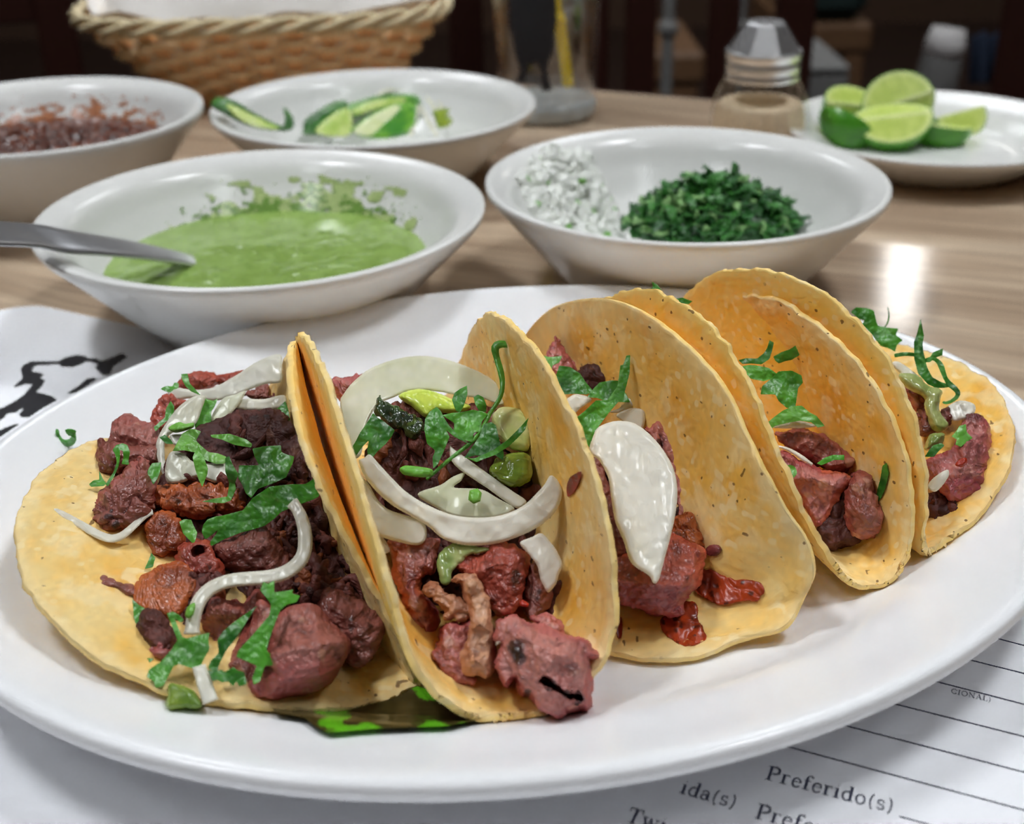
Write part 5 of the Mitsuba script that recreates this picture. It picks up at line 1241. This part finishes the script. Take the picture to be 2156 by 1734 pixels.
pod(Z7([(45, 235), (70, 205), (120, 200), (200, 225), (300, 285), (400, 340), (500, 385), (560, 400), (520, 420), (420, 410), (330, 395), (250, 370), (150, 320), (60, 270)]), [Z7([(140, 250), (190, 250), (300, 310), (440, 375), (480, 405), (400, 405), (300, 380), (200, 320)])], .053, 'long green pepper slice leaning on the left rim of the rear bowl')
pod(Z7([(510, 270), (540, 280), (578, 340), (575, 400), (540, 415), (510, 395), (525, 340)]), [], .042, 'small upright green pepper tip beside the long slice')
pod(Z7([(640, 400), (650, 350), (720, 295), (800, 250), (860, 222), (915, 222), (930, 260), (900, 330), (850, 400), (800, 440), (650, 440)]), [Z7([(720, 420), (780, 350), (860, 290), (930, 270), (960, 330), (960, 400), (930, 450), (800, 450)])], .037, 'dark green hollow pepper half in the middle of the rear bowl')
pod(Z7([(900, 260), (1000, 225), (1080, 200), (1200, 180), (1330, 178), (1390, 200), (1395, 260), (1300, 270), (1150, 280), (1050, 300), (950, 330)]), [Z7([(950, 290), (1050, 235), (1180, 210), (1300, 205), (1280, 240), (1130, 270), (1000, 310)])], .036, 'green pepper strip lying behind the big pale half', skin=((92, 150, 50), (70, 130, 40)))
pod(Z7([(960, 420), (990, 370), (1080, 310), (1180, 260), (1280, 235), (1360, 240), (1395, 300), (1385, 370), (1330, 430), (1230, 462), (1050, 465)]), [Z7([(970, 425), (1010, 370), (1120, 300), (1240, 250), (1270, 270), (1220, 330), (1150, 390), (1080, 450)])], .038, 'big pale green pepper half with a white core, right of the middle', off=.006, skin=((112, 172, 56), (66, 136, 46)), flesh=((218, 226, 176), (204, 216, 150)))
fruit(Z7([(1480, 290), (1520, 275), (1590, 275), (1580, 310), (1610, 350), (1580, 390), (1520, 400), (1500, 350)]), .038, 'little olive green pepper bit at the right end of the pepper heap', 'pepper_bit', 'pepper', (150, 168, 52), (120, 146, 40))
for pts, lab in (([(1120, 190), (1200, 150), (1350, 145), (1440, 160), (1510, 210), (1540, 280)], 'thin onion strip arching over the back of the pepper heap'), ([(1400, 260), (1440, 330), (1480, 400), (1510, 450)], 'thin white onion strip falling at the right of the pepper heap'), ([(1390, 250), (1370, 340), (1350, 400), (1340, 450)], 'pale onion strip beside the big pale pepper half'), ([(1440, 200), (1500, 280), (1530, 350)], 'short onion strip beside the olive pepper bit')):
    o_ = ribbon(Z7(pts), [7, 9, 10, 9, 8, 6][:len(pts)])
    c_ = np.mean(np.array(o_), 0)
    d0 = float(axial(at(*c_, .2 - .16 * 1.05)))
    onion(2, o_, lab, depth=lambda x, y, d0=d0, c_=c_: d0 + 1.0 * (c_[1] - y) / FOCAL * d0, tint=.12, thick=.002, clear=.2, curve=False)
# ------------------------------------------------------------------ plate of limes
lpx, lpy, lpR = .2311, .6853, .0805
pi_ = [(0, .0060), (.045, .0062), (.056, .0085), (.062, .0135), (.066, .0165), (.075, .0195), (.0815, .0217)]
po_ = [(.0835, .0216), (.0842, .0203), (.0830, .0185), (.0740, .0145), (.0640, .0085), (.056, .0030), (.052, .0004), (.049, .0004), (.048, .0025), (0, .0028)]
m = lathe(np.vstack([smooth_profile([(r * lpR / .0842, z) for r, z in pi_], 60), smooth_profile([(r * lpR / .0842, z) for r, z in po_], 60)]), 160)
m.fix_normals()
m.apply_translation([lpx, lpy, 0])
put('lime_plate', m, 'bowl_glaze', label='round white plate of lime wedges at the far right', cat='plate')
SPH = Manifold.sphere(1.0, 64)


def lime(px, py, z, R, axis, belly, dih, label, long=1.12, off=0.0):
    """a lime piece: the sector of dih degrees about the fruit's axis, its rind's middle toward belly"""
    ax = np.array(axis, float) / np.linalg.norm(axis)
    b = np.array(belly, float)
    b = b - ax * (b @ ax)
    b /= np.linalg.norm(b)
    c = np.cross(ax, b)
    h = math.radians(dih / 2)
    tri = [(0, 0)] + [(3 * math.sin(t), -3 * math.cos(t)) for t in np.linspace(-h, h, 9)]
    wedge = CrossSection([tri]).extrude(6).translate((0, 0, -3))       # opens toward -y, axis along z
    full, core = SPH.scale((R, R, R * long)), SPH.scale((R * .93, R * .93, R * long * .93))
    M4 = np.column_stack([c, -b, ax])
    if np.linalg.det(M4) < 0:
        M4[:, 0] *= -1
    k = thing('lime_wedge', label, 'lime')
    p0 = at(px, py, z) + FW * (-off)
    for nm, body in (('flesh', core ^ wedge), ('rind', (full - core) ^ wedge)):
        mm = body.refine_to_length(.0018).to_mesh()
        v0, f = np.array(mm.vert_properties[:, :3], float), np.array(mm.tri_verts)
        v = v0 @ M4.T + p0
        if nm == 'flesh':
            r = np.linalg.norm(v0 / [1, 1, long], axis=1) / R
            t = noise(np.stack([v0[:, 2] * 500, np.hypot(v0[:, 0], v0[:, 1]) * 160, 0 * r], -1))
            col = lerp3(S(196, 212, 112), S(172, 194, 84), t)
            col = lerp3(col, S(220, 228, 160), sstep(.80, .92, r) * .8)
            col = lerp3(col, S(226, 232, 180), (1 - sstep(.0, .12, np.hypot(v0[:, 0], v0[:, 1]) / R)) * .7)
        else:
            r = np.linalg.norm(v0 / [1, 1, long], axis=1) / R
            col = lerp3(S(206, 216, 140), lerp3(S(84, 150, 36), S(54, 120, 32), noise(v0 * 180)), sstep(.94, .985, r))
        put(nm, trimesh.Trimesh(v, f, process=False), 'veg', k, smooth=35 if False else False, color=col)


lime(1800, 220, .020, .0165, (1, .2, -.15), (.15, .8, -.5), 120, 'lime wedge at the back left of the lime heap')
lime(1893, 216, .026, .0185, (1, .1, .3), (0, 1, -.35), 150, 'tallest lime piece, its round cut face toward the camera, behind the others')
lime(1868, 252, .019, .0195, (1, -.1, .12), (.1, .35, -1), 150, 'lime half lying cut side up at the front of the heap', off=.010)
lime(1772, 272, .012, .0150, (1, -.25, -.55), (-.55, -.75, .1), 84, 'lime wedge showing only its green rind, front left of the heap', off=.012)
lime(1978, 264, .015, .0150, (1, -.2, -.1), (.05, -.30, -1), 160, 'smaller lime wedge with a dark green underside, right of the heap', off=.004)
lime(2022, 235, .018, .0155, (.9, .4, .1), (.3, .4, -1), 110, 'lime wedge at the far right end of the heap')
# ------------------------------------------------------------------ pepper shaker
SX, SY = .1385, .6975
sh = thing('pepper_shaker', 'glass pepper shaker with a faceted chrome cap beside the lime plate', 'shaker')
flute = lambda amp, n: (lambda v, a: np.concatenate([v[..., :2] * (1 + amp * np.abs(np.sin(a * n / 2))[None, :, None] - amp * .5), v[..., 2:]], -1))
body_o = [(0, .001), (.020, .001), (.0262, .003), (.0278, .010), (.0272, .022), (.0248, .034), (.0215, .0415), (.0195, .0440), (.0193, .0455)]
m = lathe(smooth_profile(body_o, 60), 160, flute(.05, 20))
m.fix_normals()
m.apply_translation([SX, SY, 0])
put('glass_body', m, 'glass_thin', sh, label='clear fluted glass body')
pp = [(0, .004), (.018, .004), (.0236, .007), (.0246, .014), (.0238, .024), (.0224, .0310), (.0219, .0325), (0, .0330)]
m = lathe(smooth_profile(pp, 60), 160, flute(.06, 20))
m.fix_normals()
m.apply_translation([SX, SY, 0])
g_ = noise(np.array(m.vertices) * 1300)
put('pepper', m, 'pepper', sh, color=lerp3(S(232, 214, 184), S(200, 178, 146), g_), label='beige ground pepper')
m = lathe(smooth_profile([(0, .0445), (.0195, .0445), (.0200, .0450), (.0200, .0480), (.0192, .0490), (.0200, .0500), (.0200, .0540), (.0192, .0550), (.0200, .0560), (.0206, .0590), (.0206, .0602), (0, .0606)], 120), 96)
m.fix_normals()
m.apply_translation([SX, SY, 0])
put('cap_collar', m, 'chrome', sh, label='threaded chrome collar')
dome_ = trimesh.convex.convex_hull(np.array([(r * math.cos(a), r * math.sin(a), z) for r, z in ((.0204, .0600), (.0196, .0612), (.0112, .0735), (.0095, .0748)) for a in np.arange(8) * np.pi / 4 + .25]))
dome_.apply_translation([SX, SY, 0])
put('cap', dome_, 'chrome', sh, smooth=False, label='faceted chrome dome')
for a in range(5):
    hole_ = trimesh.creation.cylinder(.0008, .0004, sections=12)
    hole_.apply_translation([SX + .004 * math.cos(a * 1.257), SY + .004 * math.sin(a * 1.257), .0749])
    put('hole', hole_, 'dark_wood_black', sh, smooth=False)
# ------------------------------------------------------------------ drinking glass with a straw
GX, GY = .0256, .8030
gl = thing('drinking_glass', 'tall clear drinking glass holding a yellow straw, at the back of the table', 'glass')
wall = [(.0300, .012), (.0308, .03), (.0328, .07), (.0348, .12), (.0352, .14)]
m = lathe(smooth_profile(wall, 40), 96)
m.apply_translation([GX, GY, 0])
put('wall', m, 'glass_thin', gl)
m = lathe(smooth_profile([(r - .0022, z) for r, z in wall], 40), 96)
m.apply_translation([GX, GY, 0])
put('inner_wall', m, 'glass_thin', gl)
rib = lambda v, a: np.concatenate([v[..., :2] * (1 + .035 * np.abs(np.sin(a * 8))[None, :, None] * ((v[..., 2:3] > .002) & (v[..., 2:3] < .011))), v[..., 2:]], -1)
m = lathe(smooth_profile([(0, .0012), (.020, .001), (.0275, .0006), (.0292, .003), (.0298, .008), (.0300, .0125), (.0285, .0128), (.018, .0105), (0, .0100)], 60), 128, rib)
m.fix_normals()
m.apply_translation([GX, GY, 0])
put('base', m, 'glass_frost', gl, label='thick ribbed glass base')


def on_glass(x, y):
    r = ray(x, y)
    o = CAM - np.array([GX, GY, 0])
    R0 = .0345
    a = r[..., 0] ** 2 + r[..., 1] ** 2
    b = o[0] * r[..., 0] + o[1] * r[..., 1]
    c = o[0] ** 2 + o[1] ** 2 - R0 ** 2
    return (-b - np.sqrt(np.maximum(b * b - a * c, 0))) / a


m, q = solid([(1068, -60), (1168, -60), (1172, 40), (1164, 110), (1152, 140), (1154, 172), (1164, 190), (1140, 192), (1140, 150), (1130, 132), (1114, 138), (1106, 160), (1106, 174), (1086, 174), (1096, 150), (1086, 118), (1074, 60)], lambda x, y: on_glass(x, y), .0003, res=6, curve=False, taubin=0)
put('printed_figure', m, 'print_ink', gl, smooth=False, label='dark animal figure printed on the glass')


def at_depth(px, py, Y):                                                # the point of that picture position at world distance Y
    r = ray(px, py)
    return CAM + r * ((Y - CAM[1]) / r[..., 1])[..., None]


st = [at_depth(1196, 178, .806), at_depth(1188, 120, .803), at_depth(1180, 62, .800), at_depth(1176, 44, .799), at_depth(1172, 28, .798), at_depth(1162, -40, .795), at_depth(1140, -160, .79)]
cs = CubicSpline(range(len(st)), np.array(st))
tt = np.linspace(0, len(st) - 1, 120)
rad = .0034 + .0007 * (np.abs(tt - 3.2) < .75) * (1 + .5 * np.sin(tt * 26))
put('straw', tube(cs(tt), rad, 14), 'straw_yellow', label='yellow bendable straw standing in the drinking glass', cat='straw')
# ------------------------------------------------------------------ wicker basket with a napkin
KX, KY, KYAW = -.155, .900, 4.0
bk = thing('bread_basket', 'tan wicker bread basket lined with a white napkin, behind the bowls', 'basket')


def oval(t, w, d, n=3.2):
    return np.stack([w * np.sign(np.cos(t)) * np.abs(np.cos(t)) ** (2 / n), d * np.sign(np.sin(t)) * np.abs(np.sin(t)) ** (2 / n)], -1)


BH = .055
bw = lambda s: .074 + (.123 - .074) * s
bd = lambda s: .058 + (.092 - .058) * s


def bpos(t, s, out=0.0):
    p = oval(t, bw(s), bd(s))
    nn = p / np.linalg.norm(p, axis=-1, keepdims=True)
    p = p + nn * np.asarray(out)[..., None]
    c, sn = math.cos(math.radians(KYAW)), math.sin(math.radians(KYAW))
    x = KX - .006 * s + c * p[..., 0] - sn * p[..., 1]
    y = KY + sn * p[..., 0] + c * p[..., 1]
    return np.stack([x, y, np.broadcast_to(.004 + BH * s, x.shape)], -1)


# equal arc spacing round the oval
tq = np.linspace(0, 2 * np.pi, 4001)
pq = oval(tq, .1, .075)
sq = np.r_[0, np.cumsum(np.linalg.norm(np.diff(pq, axis=0), axis=1))]
arc = lambda u: np.interp(np.asarray(u) % 1.0, sq / sq[-1], tq)
NS = 30
mb = trimesh.creation.extrude_polygon(sg.Polygon(bpos(arc(np.linspace(0, 1, 120, endpoint=False)), 0.0, np.full(120, .001))[:, :2]), .004, engine='earcut')
mb.apply_translation([0, 0, .0005])
put('bottom', mb, 'wicker_tan', bk, smooth=False)
for i in range(NS):
    u = (i + .5) / NS
    s = np.linspace(0, 1.0, 14)
    c_ = np.array([bpos(arc([u]), si)[0] for si in s])
    e_ = bpos(arc([u + .004]), .5)[0] - bpos(arc([u - .004]), .5)[0]
    e_ /= np.linalg.norm(e_)
    nn = np.cross(e_, [0, 0, 1.0])
    v = np.stack([c_ + e_ * .0042 + nn * .0008, c_ - e_ * .0042 + nn * .0008, c_ - e_ * .0042 - nn * .0008, c_ + e_ * .0042 - nn * .0008], 1)
    i0, j0 = np.meshgrid(np.arange(13), np.arange(4), indexing='ij')
    q = np.stack([i0 * 4 + j0, i0 * 4 + (j0 + 1) % 4, (i0 + 1) * 4 + (j0 + 1) % 4, (i0 + 1) * 4 + j0], -1).reshape(-1, 4)
    ms = trimesh.Trimesh(v.reshape(-1, 3), np.vstack([q[:, [0, 1, 2]], q[:, [0, 2, 3]]]), process=False)
    ms.fix_normals()
    put('stake', ms, 'wicker_tan', bk, smooth=False)
NR = 9
for r in range(NR):
    s = .04 + .86 * (r + .5) / NR
    u = np.linspace(0, 1, NS * 6, endpoint=False)
    wv = .0042 * np.sin(u * NS * np.pi + (np.pi if r % 2 else 0) + 0)
    c_ = bpos(arc(u), s, wv)
    hh = BH * .86 / NR * .46
    put('weaver', tube(c_, hh, 6, closed=True, flat=.35), 'wicker_light', bk, smooth=True)
for ph_ in range(3):
    u = np.linspace(0, 1, 260, endpoint=False)
    c_ = bpos(arc(u), .97, .0024 * np.cos(u * 2 * np.pi * 11 + ph_ * 2.094))
    c_[:, 2] += .0036 * np.sin(u * 2 * np.pi * 11 + ph_ * 2.094)
    put('rim_braid', tube(c_, .0021, 8, closed=True), 'wicker_pale', bk)
# napkin: lines the basket, front edge folded over low, standing higher behind
nu_, ns_ = 160, 26
U, SS_ = np.meshgrid(np.arange(nu_) / nu_, np.linspace(0, 1, ns_), indexing='ij')
base_ = bpos(arc(U.ravel()), 0.0).reshape(nu_, ns_, 3)
topp = bpos(arc(U.ravel()), 1.0).reshape(nu_, ns_, 3)
inn = np.clip(SS_, 0, 1)
G = base_ * (1 - inn[..., None]) + topp * inn[..., None]
cen = np.array([KX - .005, KY, 0])
G[..., :2] = cen[:2] + (G[..., :2] - cen[:2]) * .93
back_ = sstep(-.2, .9, np.sin(arc(U)))
G[..., 2] = .006 + (BH - .001 + .046 * back_ + .006 * noise(np.stack([U * 24, 0 * U, 0 * U], -1)) * 1.0) * SS_
G += (noise(np.stack([U * 40, SS_ * 4, 0 * U], -1)) - .5)[..., None] * .004
idx = np.arange(nu_ * ns_).reshape(nu_, ns_)
a, b, c, d = idx[:, :-1].ravel(), np.roll(idx, -1, 0)[:, :-1].ravel(), np.roll(idx, -1, 0)[:, 1:].ravel(), idx[:, 1:].ravel()
mn = trimesh.Trimesh(G.reshape(-1, 3), np.vstack([np.stack([a, b, c], 1), np.stack([a, c, d], 1)]), process=False)
nk = thing('napkin', 'white napkin lining the wicker basket and folded over the bread in it', 'napkin')
put('liner', mn, 'napkin', nk)
# bread under the napkin fold: a cloth-covered mound filling the basket
mound = trimesh.creation.icosphere(5, 1.0)
v = np.array(mound.vertices)
v = v * [.110, .084, .046] + [KX - .006, KY, .054]
v += mound.vertex_normals * ((fbm(v * 28, 2, 3) - .5) * .012)[:, None]
v[:, 2] = np.maximum(v[:, 2], .050)
mound.vertices = v
put('folded_top', mound, 'napkin', nk)
# ------------------------------------------------------------------ the room beyond the table
def chair(x, y, deg, label, slats=(-.12, -.04, .04, .12), rail=(.10, .22), mid=None, wood='dark_wood', w=.40):
    """dark wooden chair, its back on the far side; z measured from the table top"""
    k = thing('dining_chair', label, 'chair', 'dark wooden chairs beyond the table')
    L = lambda m: rotz(m, deg).apply_translation([x, y, 0]) or m
    def place(m):
        rotz(m, deg)
        m.apply_translation([x, y, 0])
        return m
    put('seat', place(box(w, .40, .03, (0, 0, -.31), .006)), wood, k, smooth=False)
    for sx in (-1, 1):
        put('leg', place(box(.04, .04, .43, (sx * (w / 2 - .025), -.175, -.54), .003)), wood, k, smooth=False)
        put('back_post', place(box(.04, .035, .99, (sx * (w / 2 - .02), .19, -.255), .003)), wood, k, smooth=False)
    put('top_rail', place(box(w, .025, rail[1] - rail[0], (0, .19, (rail[0] + rail[1]) / 2), .004)), wood, k, smooth=False)
    if mid:
        put('mid_rail', place(box(w - .06, .022, mid[1] - mid[0], (0, .19, (mid[0] + mid[1]) / 2), .003)), wood, k, smooth=False)
    for s in slats:
        z0, z1 = -.295, rail[0] + .004
        put('slat', place(box(.034, .014, z1 - z0, (s, .19, (z0 + z1) / 2), .002)), wood, k, smooth=False)
    put('stretcher', place(box(w - .06, .02, .03, (0, -.175, -.60), .002)), wood, k, smooth=False)
    return k


chair(.19, 1.24, -4, 'dark brown wooden chair with upright slats behind the drinking glass and the shaker', slats=(-.055, .035), w=.24 + .02)
chair(-.19, 1.40, 8, 'dark wooden chair with a low crossbar between the basket and the drinking glass', slats=(), mid=(-.04, .03), rail=(.12, .22), w=.38)
chair(-.62, 1.22, 14, 'dark wooden chair with a broad crossbar at the upper left, behind the red salsa', slats=(), mid=(-.045, .005), rail=(.10, .22))
chair(.62, 1.08, -30, 'dark reddish chair at the upper right behind the limes', slats=(-.13,), mid=(-.02, .10), rail=(.10, .22), w=.46)


def slab_at(name, label, cat, px0, py0, px1, py1, Y, dep, mat_, z_to=None, tilt=0, parent=None, bev=.006):
    """a box whose front fills that rectangle of the picture at distance Y, dep deep, standing down to z_to"""
    a, b = at_depth(px0, py0, Y), at_depth(px1, py1, Y)
    z1, z0 = a[2], b[2] if z_to is None else z_to
    m = box(abs(b[0] - a[0]), dep, z1 - z0, ((a[0] + b[0]) / 2, Y + dep / 2, (z0 + z1) / 2), bev)
    if tilt:
        c0 = m.bounds.mean(0)
        m.apply_transform(trimesh.transformations.rotation_matrix(math.radians(tilt), [0, 1, 0], c0))
    return put(name, m, mat_, parent, smooth=False, label=label, cat=cat)


def seat_on_legs(name, label, cat, px0, py0, px1, py1, Y, dep, mat_):
    """a plain wooden seat on four legs whose top front edge fills that span of the picture at distance Y"""
    k = thing(name, label, cat)
    a, b = at_depth(px0, py0, Y), at_depth(px1, py1, Y)
    x0, x1, z1, z0 = a[0], b[0], a[2], b[2]
    put('seat', box(x1 - x0, dep, z1 - z0, ((x0 + x1) / 2, Y + dep / 2, (z0 + z1) / 2), .008), mat_, k, smooth=False)
    for x in (x0 + .03, x1 - .03):
        for y in (Y + .03, Y + dep - .03):
            put('leg', box(.04, .04, z0 + .75, (x, y, (z0 - .75) / 2), .003), mat_, k, smooth=False)
    put('stretcher', box(x1 - x0 - .06, .02, .03, ((x0 + x1) / 2, Y + .03, -.62), .002), mat_, k, smooth=False)
    return k


seat_on_legs('wooden_stool', 'low tan wooden stool on the floor between the glass and the shaker', 'stool', 1366, 112, 1484, 178, 2.1, .30, 'tan_wood')
seat_on_legs('wooden_bench', 'tan wooden bench far behind the shaker', 'bench', 1662, 52, 1835, 112, 2.5, .4, 'tan_wood')
slab_at('cushion', 'dark teal cushion on the far tan bench', 'cushion', 1690, -60, 1830, 50, 2.5, .35, 'teal_cloth', None, bev=.03)
sb_ = thing('storage_box', 'grey storage box with a lid on the floor right of the shaker', 'box')
slab_at('body', None, None, 1686, 152, 1786, 200, 1.9, .2, 'grey_plastic', -.75, parent=sb_)
slab_at('lid', None, None, 1680, 140, 1792, 152, 1.895, .21, 'grey_plastic', None, parent=sb_)
for i, (x_, lab) in enumerate(((1407, 'thin pale metal post behind the slatted chair, left one'), (1556, 'thin pale metal post above the shaker, right one'))):
    p_ = at_depth(x_, 60, 1.75)
    mt = concat([trimesh.creation.cylinder(.008, .95, sections=20), *[trimesh.creation.icosphere(2, .013) for _ in range(2)]])
    parts = mt.split()
    mt = trimesh.creation.cylinder(.008, .95, sections=20)
    mt.apply_translation([p_[0], p_[1], -.275])
    kn = trimesh.creation.icosphere(3, .014)
    kn.apply_translation([p_[0], p_[1], p_[2]])
    kk = thing('metal_post', lab, 'post')
    put('rod', mt, 'grey_plastic', kk)
    put('knob', kn, 'grey_plastic', kk)
wp = thing('grey_post', 'pale grey leaning post with a white top, seen above the lime plate', 'post')
a_, b_ = at_depth(1998, 62, 1.55), at_depth(1955, 240, 1.55)
d_ = (b_ - a_) / np.linalg.norm(b_ - a_)
put('shaft', tube([a_ + d_ * .03, a_ + d_ * .12, a_ + d_ * .7], [.024, .027, .03], 20), 'grey_plastic', wp)
put('top', tube([a_ - d_ * .002, a_ + d_ * .015, a_ + d_ * .032], [.019, .0235, .024], 20), 'white_plastic', wp)
_a, _b = at_depth(2046, 72, 1.7), at_depth(2104, 175, 1.7)
_g, _h = np.meshgrid(np.linspace(0, 1, 40), np.linspace(0, 1, 30), indexing='ij')
_p = np.stack([_a[0] + (_b[0] - _a[0]) * _g + .006 * _h, 1.7 + .010 * np.sin(_g * 14) * (.4 + _h), _a[2] + (_b[2] - _a[2]) * _h - .004 * np.sin(_g * 14)], -1)
_p = np.stack([_p, _p + [0, .003, 0]]).reshape(-1, 3)
_i = np.arange(1200).reshape(40, 30)
_q = np.stack([_i[:-1, :-1], _i[1:, :-1], _i[1:, 1:], _i[:-1, 1:]], -1).reshape(-1, 4)
_r = np.r_[_i[:, 0], _i[-1, 1:], _i[-2::-1, -1], _i[0, -2:0:-1]]
_s = np.roll(_r, -1)
put('blue_cloth', trimesh.Trimesh(_p, np.vstack([_q[:, [0, 1, 2]], _q[:, [0, 2, 3]], _q[:, [0, 2, 1]] + 1200, _q[:, [0, 3, 2]] + 1200, np.stack([_r, _r + 1200, _s], 1), np.stack([_s, _r + 1200, _s + 1200], 1)]), process=False),
    'blue_cloth', label='piece of dark blue cloth hanging right of the grey post', cat='cloth')
wl = thing('wall_lamp', 'upright wall lamp on the far wall, mirrored in the table top', 'lamp')
put('wall_plate', box(.19, .02, .46, (1.69, R_['y1'] - .01, 1.81)), 'ceiling_paint', wl, smooth=False)
k = wl + '__tube'
scene[k] = mikit.ply(box(.14, .05, .40, (1.69, R_['y1'] - .06, 1.82), .02), 'mat_ceiling_paint', emitter={'type': 'area', 'radiance': rgb([9, 8.8, 8.5])})
